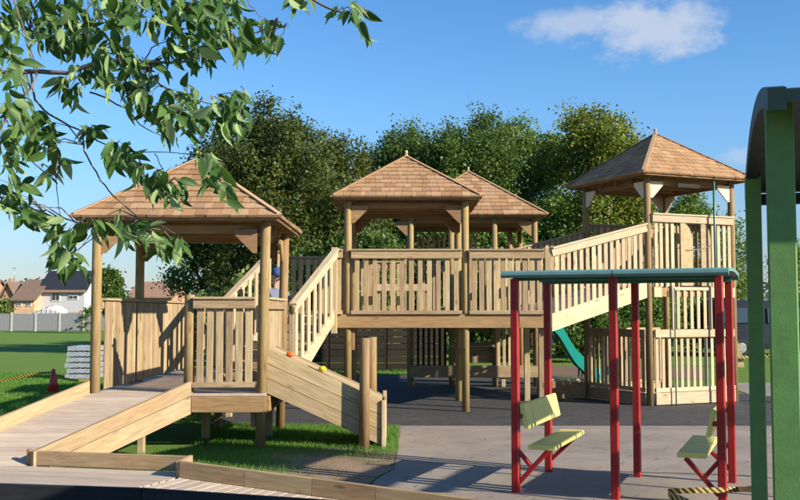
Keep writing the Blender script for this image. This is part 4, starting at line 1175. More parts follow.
# ------------------------------------------------------------------ foliage
def leaf_quads(C, size, up_bias=0.3, out=None, aspect=1.7):
    """C (n,3) leaf centres -> a rhombic leaf at each, random attitude"""
    n = len(C)
    a = RNG.normal(size=(n, 3)); a /= np.linalg.norm(a, axis=1)[:, None]
    nr = RNG.normal(size=(n, 3)); nr[:, 2] += up_bias
    if out is not None: nr += out * .9
    nr /= np.linalg.norm(nr, axis=1)[:, None]
    a -= (a * nr).sum(1)[:, None] * nr; a /= np.linalg.norm(a, axis=1)[:, None] + 1e-9
    b = np.cross(nr, a)
    s = size * RNG.uniform(.65, 1.35, (n, 1))
    V = np.empty((n, 4, 3))
    V[:, 0] = C - a * s * .5; V[:, 1] = C + b * s * .5 / aspect; V[:, 2] = C + a * s * .5; V[:, 3] = C - b * s * .5 / aspect
    return V.reshape(-1, 3)
def quad_mesh(name, V, mat):
    n = len(V) // 4
    m = bpy.data.meshes.new(name)
    m.vertices.add(len(V)); m.vertices.foreach_set('co', V.astype(np.float32).ravel())
    m.loops.add(4 * n); m.loops.foreach_set('vertex_index', np.arange(4 * n, dtype=np.int32))
    m.polygons.add(n); m.polygons.foreach_set('loop_start', np.arange(0, 4 * n, 4, dtype=np.int32))
    m.materials.append(mat); m.update(); m.validate()
    return m
def ellipsoid_shell(c, r, n, inner=.55):
    d = RNG.normal(size=(n, 3)); d /= np.linalg.norm(d, axis=1)[:, None]
    f = RNG.uniform(inner ** 2, 1, (n, 1)) ** .5
    return np.array(c) + d * f * np.array(r), d
def tree(name, X, Y, lobes, mat, label, leaves, lsize=.13, clump=.36, per=60, trunk_h=None, trunk_r=.17, group='trees behind the playground', sprigs=0, lean=0):
    rt = root(name, (X, Y, 0), label, 'tree', group)
    vol = np.array([(l[3] * l[5] + l[3] * l[4]) ** .85 for l in lobes]); vol = vol / vol.sum()
    ncl = max(6, int(leaves * 2.3) // per)
    allV = []
    for l, share in zip(lobes, vol):
        k = max(3, int(ncl * share))
        C, d = ellipsoid_shell((X + l[0], Y + l[1], l[2]), (l[3], l[4], l[5]), k)
        keep = C[:, 2] > .5; C, d = C[keep], d[keep]
        sc = RNG.uniform(.6, 1.4, (len(C), 1, 1)) * clump
        off = RNG.normal(size=(len(C), per, 3)) * sc * np.array([.62, .62, .5])
        L = (C[:, None, :] + off).reshape(-1, 3); od = np.repeat(d, per, 0)
        allV.append(leaf_quads(L, lsize, .35, od))
    top = max(l[2] + l[5] for l in lobes)
    for i in range(sprigs * 2 // 3):                     # thin shoots above the outline
        l = lobes[rnd.randrange(len(lobes))]
        ang = rnd.uniform(0, 6.28); rr = rnd.uniform(0, .85)
        x, y = X + l[0] + l[3] * rr * math.cos(ang), Y + l[1] + l[4] * rr * math.sin(ang)
        z = l[2] + l[5] * math.sqrt(1 - rr * rr)
        hgt = rnd.uniform(.3, .8); k = 34; z -= .5
        t = RNG.uniform(-.3, 1, (k, 1))
        C = np.array([x, y, z]) + t * np.array([rnd.uniform(-.15, .15), 0, hgt]) + RNG.normal(size=(k, 3)) * .085 * (1.15 - t)
        allV.append(leaf_quads(C, lsize * .8, .3))
    V = np.concatenate(allV) - np.array([X, Y, 0])
    cr = bpy.data.objects.new('crown', quad_mesh('crown', V, M[mat])); link(cr, rt, Matrix.Translation((X, Y, 0)))
    th = trunk_h or top * .75
    parts = [tube_geo([(X, Y, -.05), (X + .05, Y, th * .3), (X - .04, Y + .05, th * .65), (X + .03, Y, th)], [trunk_r * 1.2, trunk_r, trunk_r * .6, trunk_r * .25], 8)]
    for i in range(9):
        l = lobes[i % len(lobes)]; z0 = th * rnd.uniform(.2, .75)
        e = Vector((X + l[0] + rnd.uniform(-.6, .6) * l[3], Y + l[1] + rnd.uniform(-.6, .6) * l[4], l[2] + rnd.uniform(-.2, .7) * l[5]))
        s_ = Vector((X, Y, z0)); m_ = s_.lerp(e, .5) + Vector((0, 0, -.1))
        parts.append(tube_geo([s_, m_, e], [trunk_r * .45, trunk_r * .28, trunk_r * .1], 6))
    Vt, Ft = merge(parts)
    solid('trunk', rt, Vt, Ft, M['bark'], None, True)
    return rt
def at(px, Y): return XY(px, Y)
def zt(py, Y): return P(400, py, Y).z
def blob_tree(name, px, Y, top_py, rpx, mat, label, leaves, nl=7, base=1.2, **kw):
    X = at(px, Y); H = zt(top_py, Y); Rm = rpx * Y / 1000
    hh = H - base
    lobes = [(rnd.uniform(-.1, .1) * Rm, 0, base + hh * .40, Rm * .60, Rm * .60, hh * .38)]
    for i in range(nl + 3):
        a = 2 * math.pi * i / (nl + 3) + rnd.uniform(-.5, .5); hz = rnd.uniform(.15, .72)
        rr = Rm * rnd.uniform(.42, .80) * (1 - max(0, hz - .4) * .8)
        s_ = Rm * rnd.uniform(.20, .42)
        lobes.append((rr * math.cos(a), rr * math.sin(a), base + hh * hz, s_, s_, s_ * rnd.uniform(.75, 1.5)))
    for i in range(4):
        s_ = Rm * rnd.uniform(.16, .27); q = rnd.uniform(-.5, .5)
        top_z = H - abs(q) * hh * rnd.uniform(.15, .5) - (0 if i == 0 else rnd.uniform(0, .14) * hh)
        lobes.append((q * Rm, rnd.uniform(-.3, .3) * Rm, top_z - s_ * 1.6, s_, s_, s_ * 1.6))
    if Rm > 1.4:                                    # upswept sprays break the outline
        for i in range(20):
            a = rnd.uniform(0, 6.283); q = rnd.uniform(.15, .95) * Rm * .85
            zz = base + hh * (.42 + .44 * math.sqrt(max(0, 1 - (q / (Rm * .9)) ** 2))) + rnd.uniform(-.9, .45)
            s_ = rnd.uniform(.16, .36)
            lobes.append((q * math.cos(a), q * math.sin(a), min(zz, H - s_ * 2), s_, s_, s_ * rnd.uniform(2.0, 3.6)))
    return tree(name, X, Y, lobes, mat, label, leaves, **kw)
blob_tree('evergreen_tree', 275, 38, 93, 104, 'leaf_brown', 'broad olive brown tree behind the low gazebo', 36000, 12, sprigs=34)
blob_tree('evergreen_tree', 338, 41, 128, 52, 'leaf_brown', 'smaller brownish tree beside the broad olive tree', 13000, 6, sprigs=16)
blob_tree('evergreen_tree', 205, 40, 158, 46, 'leaf_dark', 'dark spreading conifer showing left of the broad olive tree', 10000, 7, sprigs=10)
blob_tree('evergreen_tree', 376, 45, 140, 54, 'leaf_dark', 'dark green tree filling the gap behind the stair head', 11000, 6, sprigs=12)
blob_tree('evergreen_tree', 430, 46, 112, 56, 'leaf_dark', 'deep green tree between the dark pine and the tall green tree', 11000, 6, sprigs=12)
blob_tree('evergreen_tree', 405, 43, 118, 50, 'leaf_dark', 'dark pine rising behind the middle tower roof', 15000, 8, sprigs=18)
blob_tree('evergreen_tree', 470, 41, 96, 74, 'leaf_dark', 'tall deep green tree behind the rear tower roof', 24000, 10, sprigs=30)
blob_tree('broadleaf_tree', 530, 44, 108, 72, 'leaf_mid', 'mid green tree between the rear and corner tower roofs', 26000, 9, sprigs=20)
blob_tree('broadleaf_tree', 598, 40, 98, 72, 'leaf_yellow', 'yellowing tree just left of the corner tower roof', 28000, 10, sprigs=26)
blob_tree('broadleaf_tree', 560, 39, 190, 50, 'leaf_mid', 'low bushy tree behind the sloping bridge', 9000, 6, base=.5)
blob_tree('broadleaf_tree', 690, 44, 186, 46, 'leaf_mid', 'airy green tree seen beneath the corner tower roof', 9000, 7, sprigs=14)
blob_tree('broadleaf_tree', 736, 46, 218, 24, 'leaf_mid', 'slim young tree right of the corner tower', 1800, 4, sprigs=14, trunk_r=.08)
blob_tree('broadleaf_tree', 640, 36, 268, 60, 'leaf_mid', 'rounded low tree under the corner tower deck', 9000, 7, base=.3, trunk_h=1.5)
blob_tree('broadleaf_tree', 585, 33, 285, 36, 'leaf_dark', 'dark bush below the sloping bridge', 6000, 5, base=.1, trunk_h=1.2)
blob_tree('broadleaf_tree', 790, 60, 238, 26, 'leaf_mid', 'green tree glimpsed between the green shelter posts', 4000, 5)
blob_tree('conifer_tree', 110, 78, 262, 17, 'leaf_dark', 'small dark conifer beyond the lawn by the white house', 3500, 5, lsize=.28, trunk_r=.1)
blob_tree('broadleaf_tree', 88, 86.5, 309, 7, 'leaf_mid', 'round green bush at the end of the grey fence', 900, 4, base=.1, lsize=.25, trunk_h=.8)
blob_tree('broadleaf_tree', 3, 92, 300, 10, 'leaf_hedge', 'round green bush in front of the brick house', 1300, 4, base=.1, lsize=.28, trunk_h=.8)
# shrubs and hedge filling below the crowns
def bush(px, Y, top_py, rpx, mat, label, leaves, name='shrub', group='shrubs behind the towers'):
    X = at(px, Y); H = zt(top_py, Y); Rm = rpx * Y / 1000
    lobes = [(rnd.uniform(-.6, .6) * Rm, rnd.uniform(-.4, .4), H * rnd.uniform(.3, .62), Rm * rnd.uniform(.4, .6), .8, H * .36) for _ in range(6)]
    t = tree(name, X, Y, lobes, mat, label, leaves, .17, .32, 36, H * .5, .06, group); t['category'] = 'shrub'
    return t
for px, Y, tp, rp, mt, lb in ((235, 31, 266, 62, 'leaf_hedge', 'clipped sunlit hedge behind the low gazebo rail'), (365, 33, 215, 48, 'leaf_dark', 'dark shrub behind the stair head'), (440, 34, 205, 50, 'leaf_dark', 'dark shrub under the middle tower roof'), (505, 34, 215, 40, 'leaf_mid', 'leafy shrub behind the rear tower slats'), (330, 34, 240, 40, 'leaf_dark', 'dark shrub left of the middle tower'), (700, 40, 288, 34, 'leaf_hedge', 'pale green shrub beyond the corner tower base')):
    bush(px, Y, tp, rp, mt, lb, 6500)
# far wooded skyline
V = []
for i in range(150):
    px = -220 + i * 7.5 + rnd.uniform(-3, 3); Y = rnd.uniform(330, 420); X = at(px, Y); H = rnd.uniform(10, 15) + 3 * math.sin(px * .03)
    C, d = ellipsoid_shell((X, Y, H * .5), (H * .45, H * .45, H * .5), 60, .7)
    V.append(leaf_quads(C, 2.2, .3, d))
V = np.concatenate(V)
fo = bpy.data.objects.new('far_woodland', quad_mesh('far_woodland', V, M['leaf_far'])); link(fo); tag(fo, 'distant wooded skyline beyond the houses', 'woodland', None, 'stuff')

# dark slatted fence behind the towers
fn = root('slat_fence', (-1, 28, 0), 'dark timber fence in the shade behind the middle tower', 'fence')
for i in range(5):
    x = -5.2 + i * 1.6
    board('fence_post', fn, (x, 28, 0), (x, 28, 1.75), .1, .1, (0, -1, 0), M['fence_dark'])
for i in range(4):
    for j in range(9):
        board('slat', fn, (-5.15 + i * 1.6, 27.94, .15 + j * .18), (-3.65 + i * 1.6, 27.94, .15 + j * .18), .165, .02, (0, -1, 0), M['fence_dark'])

# ------------------------------------------------------------------ far houses, fence, vehicles
def boxv(x0, x1, y0, y1, z0, z1):
    V = [(x0, y0, z0), (x1, y0, z0), (x1, y1, z0), (x0, y1, z0), (x0, y0, z1), (x1, y0, z1), (x1, y1, z1), (x0, y1, z1)]
    return V, [[3, 2, 1, 0], [4, 5, 6, 7], [0, 1, 5, 4], [1, 2, 6, 5], [2, 3, 7, 6], [3, 0, 4, 7]]
def window(h, x0, x1, y, z0, z1):
    V, F = boxv(x0, x1, y - .08, y + .02, z0, z1); w = solid('window', h, V, F, M['white'])
    m = (x0 + x1) / 2
    for a, b in ((x0 + .08, m - .04), (m + .04, x1 - .08)):
        V, F = boxv(a, b, y - .11, y - .085, z0 + .09, z1 - .09); solid('pane', w, V, F, M['glass'])
def house(x0, x1, y0, y1, eave, ridge, wall, roofm, label, ridge_dir='x', lean=0, name='house'):
    h = root(name, ((x0 + x1) / 2, (y0 + y1) / 2, 0), label, 'house', 'houses beyond the fence')
    ym, xm = (y0 + y1) / 2, (x0 + x1) / 2
    if ridge_dir == 'x':
        V = [(x0, y0, 0), (x1, y0, 0), (x1, y1, 0), (x0, y1, 0), (x0, y0, eave), (x1, y0, eave), (x1, y1, eave), (x0, y1, eave), (x0, ym, ridge - .1), (x1, ym, ridge - .1)]
        F = [[0, 1, 5, 4], [2, 3, 7, 6], [1, 2, 6, 9, 5], [3, 0, 4, 8, 7]]
        q = [(y0 - .35, eave - .18), (ym, ridge), (y1 + .35, eave - .18)]
        RV = [(x, y, z + dz) for x in (x0 - .3, x1 + .3) for dz in (0, .16) for y, z in q]
    else:
        V = [(x0, y0, 0), (x1, y0, 0), (x1, y1, 0), (x0, y1, 0), (x0, y0, eave), (x1, y0, eave), (x1, y1, eave), (x0, y1, eave), (xm, y0, ridge - .1), (xm, y1, ridge - .1)]
        F = [[0, 1, 5, 8, 4], [2, 3, 7, 9, 6], [1, 2, 6, 5], [3, 0, 4, 7]]
        q = [(x0 - .35, eave - .18), (xm, ridge), (x1 + .35, eave - .18)]
        RV = [(x, y, z + dz) for y in (y0 - .3, y1 + .3) for dz in (0, .16) for x, z in q]
    solid('wall', h, V, F, M[wall])
    RF = [[0, 1, 7, 6], [1, 2, 8, 7], [3, 9, 10, 4], [4, 10, 11, 5], [0, 6, 9, 3], [2, 5, 11, 8], [0, 3, 4, 1], [1, 4, 5, 2], [6, 7, 10, 9], [7, 8, 11, 10]]
    rf = solid('roof', h, RV, RF, M[roofm])
    bmx = bmesh.new(); bmx.from_mesh(rf.data); bmesh.ops.recalc_face_normals(bmx, faces=bmx.faces); bmx.to_mesh(rf.data); bmx.free()
    return h, rf
HY = 104
hx0, hx1 = at(40, HY), at(84, HY)
wh, wr = house(hx0, hx1, HY, HY + 6.5, zt(291, HY), zt(270, HY) - .1, 'render', 'slate', 'white rendered house with dark roof beyond the grey fence')
window(wh, at(51.5, HY), at(60, HY), HY, zt(301, HY), zt(292.5, HY)); window(wh, at(68.5, HY), at(78, HY), HY, zt(299.5, HY), zt(295, HY))
V, F = boxv(at(69, HY), hx1 + .05, HY - .03, HY + .02, 0, zt(312.5, HY)); solid('brick_plinth', wh, V, F, M['brick'])
V, F = boxv(hx0 - .3, hx1 + .3, HY - .42, HY - .34, zt(291.5, HY) - .1, zt(290, HY)); solid('barge_board', wh, V, F, M['tile_red'])
bh, brf = house(at(-48, 108), at(-3, 108), 104, 113, zt(301, 106), zt(281, 108), 'brick', 'tile', 'brick house with brown tiled gable roof left of the white house', 'x')
hb, hbr = house(at(14, 102), at(34, 102), 102, 110, zt(299, 102), zt(281, 106), 'brick_pale', 'tile', 'pale brick house with sloping brown roof beside the white house', 'x')
window(hb, at(17, 102), at(22, 102), 102, zt(306, 102), zt(300.5, 102)); window(hb, at(27, 102), at(31.5, 102), 102, zt(306, 102), zt(300.5, 102))
hc, hcr = house(at(0, 103), at(14.5, 103), 103, 109, zt(301, 103), zt(283, 103), 'brick', 'tile', 'brick gabled house front at the end of the row', 'y')
V, F = boxv(at(9, 106), at(12, 106), 105.6, 106.4, zt(285, 106), zt(278.5, 106)); solid('chimney', hcr, V, F, M['brick'])
tube('aerial', hcr, [(at(13.5, 106), 106, zt(284, 106)), (at(13.5, 106), 106, zt(267, 106))], [.03, .03], M['galv'], 5)
tube('aerial_arm', hcr, [(at(11, 106), 106, zt(268, 106)), (at(16, 106), 106, zt(268, 106))], [.025, .025], M['galv'], 5)
hd_, _r = house(at(131, 98), at(172, 98), 98, 105, zt(296, 98), zt(283, 101), 'brick', 'tile_red', 'low house with reddish roof seen past the gazebo rail', 'x')
# conservatory
cv = root('conservatory', (at(47, 99), 99, 0), 'white glazed conservatory in front of the white house', 'conservatory')
cx0, cx1 = at(28, 98), at(66, 98)
n = 8
for i in range(n):
    a, b = cx0 + (cx1 - cx0) * i / n, cx0 + (cx1 - cx0) * (i + 1) / n
    za = 1.35 + .55 * math.sin(math.pi * min(max(i / n, 0), 1)); zb = 1.35 + .55 * math.sin(math.pi * (i + 1) / n)
    extrude_poly('pane', cv, [(a + .04, 98, .2), (b - .04, 98, .2), (b - .04, 98, zb - .06), (a + .04, 98, za - .06)], (0, .03, 0), M['render'])
    tube('glazing_bar', cv, [(a, 97.98, 0), (a, 97.98, za + .05), (a + (cx0 + cx1 - 2 * a) * .18, 100.5, za + .5)], [.045] * 3, M['white'], 5)
    extrude_poly('roof_pane', cv, [(a, 98, za), (b, 98, zb), (b + (cx0 + cx1 - 2 * b) * .18, 100.5, zb + .45), (a + (cx0 + cx1 - 2 * a) * .18, 100.5, za + .45)], (0, 0, .03), M['white'])
# garden fence
gf = root('garden_fence', (at(40, 86), 86, 0), 'long grey panel fence with pale posts at the back of the lawn', 'fence')
FY = 86.0
stp = at(36, FY) - at(12, FY)
for i in range(-16, 6):
    x = at(12, FY) + i * stp
    V, F = boxv(x - .08, x + .08, FY - .08, FY + .06, 0, 1.62); solid('fence_post', gf, V, F, M['conc_post'])
    if i < 3:
        V, F = boxv(x + .09, x + stp - .09, FY - .03, FY + .02, .05, 1.52 + rnd.uniform(-.03, .03)); solid('fence_panel', gf, V, F, M['fence_grey'])
    else:
        V, F = boxv(x + .09, x + stp - .09, FY - .03, FY + .02, .05, 1.5); solid('fence_panel', gf, V, F, M['fence_grey'])

def vehicle(name, x, y, rot, L, Wd, H, profile, wins, mat, label, cat, wheel=.33):
    rt = root(name, (x, y, 0), label, cat)
    T = Matrix.Translation((x, y, 0)) @ Matrix.Rotation(rot, 4, 'Z')
    # body: side profile lofted over the width with tumblehome
    ys = [(-.5, .93), (-.47, .985), (-.35, 1.0), (.35, 1.0), (.47, .985), (.5, .93)]
    V, F = [], []
    n = len(profile); cz = .55
    for yy, s in ys:
        for px, pz in profile:
            tum = 1 - .12 * max(0, pz - .9) / max(.1, H - .9)
            V.append(T @ Vector((px * L * (1 - (1 - s) * .25), yy * Wd * tum, cz + (pz - cz) * (s if pz > cz else 1))))
    for k in range(len(ys) - 1):
        for i in range(n): F.append([k * n + i, k * n + (i + 1) % n, (k + 1) * n + (i + 1) % n, (k + 1) * n + i])
    F += [list(range(n))[::-1], list(range((len(ys) - 1) * n, len(ys) * n))]
    o = solid('body', rt, V, F, M[mat])
    bmx = bmesh.new(); bmx.from_mesh(o.data); bmesh.ops.recalc_face_normals(bmx, faces=bmx.faces); bmx.to_mesh(o.data); bmx.free()
    for sgn in (-1, 1):
        for x0, x1, z0, z1 in wins:
            yt = sgn * (Wd * .5 * .965 + .012)
            q = [Vector((x0 * L, yt, z0)), Vector((x1 * L, yt, z0)), Vector((x1 * L, yt * .95, z1)), Vector((x0 * L, yt * .95, z1))]
            extrude_poly('window', rt, [T @ v for v in q], (T.to_3x3() @ Vector((0, sgn * .012, 0))), M['glass'])
        for fx in (-.32, .32):
            c = T @ Vector((fx * L, sgn * (Wd * .5 - .1), wheel))
            ax = T.to_3x3() @ Vector((0, sgn, 0))
            w = rpost('wheel', rt, c - ax * .1, c + ax * .1, wheel, M['tyre'], wheel, 18)
            rpost('rim', w, c + ax * .1, c + ax * .115, wheel * .6, M['galv'], wheel * .58, 14)
        for e, m_ in ((.497, 'white'), (-.497, 'cone')):
            c = T @ Vector((e * L * .985, sgn * Wd * .38, .75))
            V, F = rough_ball((c.x, c.y, c.z), .1, .8, .8, .9, 1, 8); solid('lamp', rt, V, F, M[m_], None, True)
    return rt
VAN = [(-.5, .28), (.5, .28), (.5, .85), (.43, 1.05), (.33, 1.85), (.27, 2.05), (-.46, 2.1), (-.5, 1.9)]
CARP = [(-.5, .25), (.5, .25), (.5, .7), (.45, .85), (.24, .95), (.10, 1.38), (-.28, 1.42), (-.44, .98), (-.5, .9)]
vehicle('parked_van', 14.2, 38, R(4), 5.4, 2.0, 2.1, VAN, [(-.44, -.16, 1.25, 1.8), (-.13, .12, 1.25, 1.8), (.15, .31, 1.22, 1.75)], 'van', 'dark blue van parked behind the green shelter posts', 'van')
vehicle('parked_car', at(560, 48), 48, R(12), 4.1, 1.75, 1.42, CARP, [(-.27, -.05, .98, 1.32), (-.03, .13, .98, 1.32)], 'car_white', 'white car parked beyond the teal slide', 'car', .3)
sh, _ = house(at(592, 52), at(618, 52), 52, 55, zt(316, 52) , zt(309, 52), 'render', 'tile', 'small white outbuilding glimpsed beneath the sloping bridge', 'x', name='outbuilding')
window(sh, at(600, 52), at(608, 52), 52, .6, 1.2)
sc2, _ = house(at(706, 50), at(733, 50), 50, 55, zt(309, 50), zt(302, 50), 'fence_dark', 'slate', 'dark shed with a small window seen through the corner tower', 'x', name='shed')
window(sc2, at(712, 50), at(718, 50), 50, .7, 1.5)

# ------------------------------------------------------------------ grass blades
def in_poly(x, y, poly):
    c = np.zeros(len(x), bool); n = len(poly)
    for i in range(n):
        x0, y0 = poly[i]; x1, y1 = poly[(i + 1) % n]
        m = ((y0 > y) != (y1 > y)) & (x < (x1 - x0) * (y - y0) / (y1 - y0 + 1e-12) + x0)
        c ^= m
    return c
def blades(name, poly, n, h, w, label, thin=None):
    xs, ys = [p[0] for p in poly], [p[1] for p in poly]
    x = RNG.uniform(min(xs), max(xs), n); y = RNG.uniform(min(ys), max(ys), n)
    k = in_poly(x, y, poly)
    if thin is not None: k &= RNG.uniform(size=n) < thin(x, y)
    x, y = x[k], y[k]; n = len(x)
    ang = RNG.uniform(0, 2 * np.pi, n); hh = h * RNG.uniform(.45, 1.3, n); ww = w * RNG.uniform(.7, 1.3, n)
    lx, ly = RNG.normal(size=n) * .45 * hh, RNG.normal(size=n) * .45 * hh
    V = np.empty((n, 4, 3))
    dx, dy = np.cos(ang) * ww / 2, np.sin(ang) * ww / 2
    V[:, 0] = np.stack([x - dx, y - dy, np.zeros(n)], 1); V[:, 1] = np.stack([x + dx, y + dy, np.zeros(n)], 1)
    V[:, 2] = np.stack([x + lx + dx * .25, y + ly + dy * .25, hh], 1); V[:, 3] = np.stack([x + lx - dx * .25, y + ly - dy * .25, hh * .97], 1)
    o = bpy.data.objects.new(name, quad_mesh(name, V.reshape(-1, 3), M['blade'])); link(o)
    return tag(o, label, 'grass', None, 'stuff')
def near_thin(x, y):
    d = np.clip((x + 1.75) / .9, 0, 1) * np.clip((12.25 - y) / .9, 0, 1)
    pat = .5 + .5 * np.sin(x * 5.1 + np.sin(y * 4.3) * 1.7) * np.sin(y * 6.2 + x)
    return np.clip(1 - d * 1.15 + .40 * pat ** 3 * d, .02, 1)
ins = w2 * 0
blades('grass', [(A2.x + .12, A2.y + .07), (B2.x + .1, B2.y + .07), (K3a.x + .07, K3a.y + .06), (-.36, 9.14), (-.25, 9.9), (-.05, 10.6), (0.0, 14.45), (-2.95, 14.9), (-3.2, 17), (-2.5, 12.3)], 95000, .05, .006, 'short grass growing between the ramp and the kerb', near_thin)
blades('grass', [(-12, 13), (-4.6, 12.2), (-3.95, 14), (-3.95, 19), (-4.5, 26), (-14, 28)], 120000, .05, .011, 'mown grass of the lawn left of the gazebo')
blades('grass', [(-3.3, 14.8), (-2.85, 15.1), (-3.1, 22), (-2.5, 26.6), (3.5, 26.5), (2, 30), (-4.2, 30), (-4, 20)], 30000, .06, .012, 'grass around the edge of the black surfacing')

C = np.stack([RNG.uniform(-.2, 7, 260), RNG.uniform(8.7, 14.3, 260), RNG.uniform(.016, .022, 260)], 1)
n_ = len(C); a_ = RNG.uniform(0, 6.28, n_); sz = RNG.uniform(.012, .03, n_)
V = np.empty((n_, 4, 3))
for k_ in range(4):
    V[:, k_] = C + np.stack([np.cos(a_ + k_ * 1.57) * sz * (1, .5)[k_ % 2], np.sin(a_ + k_ * 1.57) * sz * (1, .5)[k_ % 2], RNG.uniform(0, .008, n_)], 1)
fl_ = bpy.data.objects.new('leaf_litter', quad_mesh('leaf_litter', V.reshape(-1, 3), M['leaf_brown'])); link(fl_)
tag(fl_, 'scattered dry leaves and grit on the paving', 'leaf litter', None, 'stuff')

# ------------------------------------------------------------------ cherry branches overhead
ch = root('cherry_tree', (-2.75, 4.3, 0), 'leafy tree whose drooping branches hang in front of the low gazebo', 'tree')
tube('trunk', ch, [(-2.75, 4.3, -.05), (-2.72, 4.28, .9), (-2.62, 4.2, 1.9), (-2.5, 4.1, 2.7), (-2.3, 4.0, 3.4), (-2.2, 3.9, 4.2)], [.15, .125, .11, .095, .075, .04], M['bark'], 12)
TW = [   # (list of (px, py, Y), r0, r1)
    ([(-250, 150, 4.05), (-120, 95, 4.0), (-30, 75, 3.9), (30, 72, 3.8), (68, 72, 3.75), (100, 61, 3.7), (145, 62, 3.6), (190, 60, 3.55), (235, 42, 3.5)], .022, .005),
    ([(-260, 110, 4.1), (-100, 20, 4.2), (0, 18, 4.2), (25, 27, 4.1), (45, 38, 4.05), (75, 45, 4.0), (95, 55, 3.9)], .016, .006),
    ([(-200, 60, 4.1), (-60, -40, 4.2), (60, -35, 4.0), (150, -20, 3.8), (240, -15, 3.6), (300, -6, 3.5), (330, 8, 3.45), (352, 14, 3.4), (368, 12, 3.4)], .018, .003),
    ([(145, 62, 3.6), (160, 84, 3.6), (185, 98, 3.55), (215, 104, 3.5), (252, 108, 3.45)], .006, .002),
    ([(90, 92, 3.8), (125, 108, 3.75), (145, 128, 3.7), (168, 137, 3.7)], .006, .002),
    ([(30, 72, 3.8), (36, 100, 3.8), (55, 118, 3.8), (85, 133, 3.75), (110, 146, 3.7), (140, 152, 3.7), (200, 154, 3.6)], .008, .002),
    ([(82, 134, 3.75), (85, 150, 3.7), (100, 180, 3.65), (118, 200, 3.6), (136, 217, 3.55), (150, 235, 3.55)], .006, .0025),
    ([(-120, 190, 4.0), (-30, 190, 3.9), (20, 203, 3.8), (45, 214, 3.7), (75, 222, 3.6), (110, 232, 3.55)], .010, .0025),
    ([(48, 130, 3.8), (54, 165, 3.75), (58, 190, 3.7), (60, 222, 3.7)], .004, .002),
    ([(-100, 130, 3.9), (-20, 120, 3.7), (25, 95, 3.6), (38, 72, 3.7)], .012, .005),
    ([(145, 62, 3.6), (155, 45, 3.6), (172, 42, 3.55)], .005, .002),
    ([(150, 62, 3.6), (170, 50, 3.6), (200, 48, 3.55)], .004, .002),
    ([(120, 148, 3.7), (140, 165, 3.65), (147, 185, 3.6)], .003, .002),
    ([(155, 153, 3.7), (165, 175, 3.6), (170, 190, 3.6)], .003, .002),
    ([(46, 214, 3.7), (48, 225, 3.7), (52, 240, 3.7)], .003, .002),
    ([(240, -15, 3.6), (250, 5, 3.5), (262, 18, 3.5)], .004, .002),
    ([(235, 42, 3.5), (258, 32, 3.45), (290, 25, 3.4)], .004, .002),
    ([(200, 154, 3.6), (210, 165, 3.5), (218, 180, 3.5)], .003, .002),
]
BRP = []
for pts, r0, r1 in TW:
    w = [P(px, py, Y) for px, py, Y in pts]
    dense = []
    for i in range(len(w) - 1):
        p0, p1, p2, p3 = w[max(i - 1, 0)], w[i], w[i + 1], w[min(i + 2, len(w) - 1)]
        for k in range(4):
            t = k / 4
            dense.append(.5 * ((2 * p1) + (p2 - p0) * t + (2 * p0 - 5 * p1 + 4 * p2 - p3) * t * t + (3 * p1 - p0 - 3 * p2 + p3) * t ** 3))
    dense.append(w[-1])
    nn = len(dense); BRP += dense
    dense = [p + Vector((rnd.uniform(-1, 1), rnd.uniform(-1, 1), rnd.uniform(-1, 1))) * .004 for p in dense]
    tube('branch', ch, dense, [.62 * (r0 + (r1 - r0) * i / (nn - 1)) for i in range(nn)], M['twig'], 7)
for a, b in (((-2.5, 4.1, 2.7), P(-250, 150, 4.05)), ((-2.3, 4.0, 3.4), P(-200, 60, 4.1)), ((-2.4, 4.05, 3.0), P(-260, 110, 4.1)), ((-2.6, 4.2, 1.9), P(-120, 190, 4.0)), ((-2.62, 4.2, 1.95), P(-100, 130, 3.9))):
    a = Vector(a); m_ = a.lerp(b, .5) + Vector((0, 0, .06))
    tube('branch', ch, [a, m_, b], [.035, .026, .017], M['bark'], 8)
def leaf_shape(seed):
    rr = random.Random(seed)
    curl, fold, bend = rr.uniform(.1, .9), rr.uniform(.05, .7), rr.uniform(-.3, .3)
    st_ = [0, .09, .26, .46, .66, .84, 1.0]
    wd = [.02, .14, .205, .215, .17, .085, .0]
    V, F = [], []
    for t, w in zip(st_, wd):
        z = -curl * t * t * .5; x = bend * t * t
        V += [(x - w, t, z + fold * w), (x, t, z), (x + w, t, z + fold * w)]
    for i in range(len(st_) - 1):
        a = i * 3
        F += [[a, a + 1, a + 4, a + 3], [a + 1, a + 2, a + 5, a + 4]]
    V.append((0, -.22, .03)); V.append((.012, -.22, .03))
    F.append([len(V) - 2, len(V) - 1, 2, 0])
    return V, F
LSH = [leaf_shape(s) for s in range(12)]
LME = []
for i, (V, F) in enumerate(LSH):
    me = mesh('leaf', V, F, M['leaf_cherry_single'], True); LME.append(me)
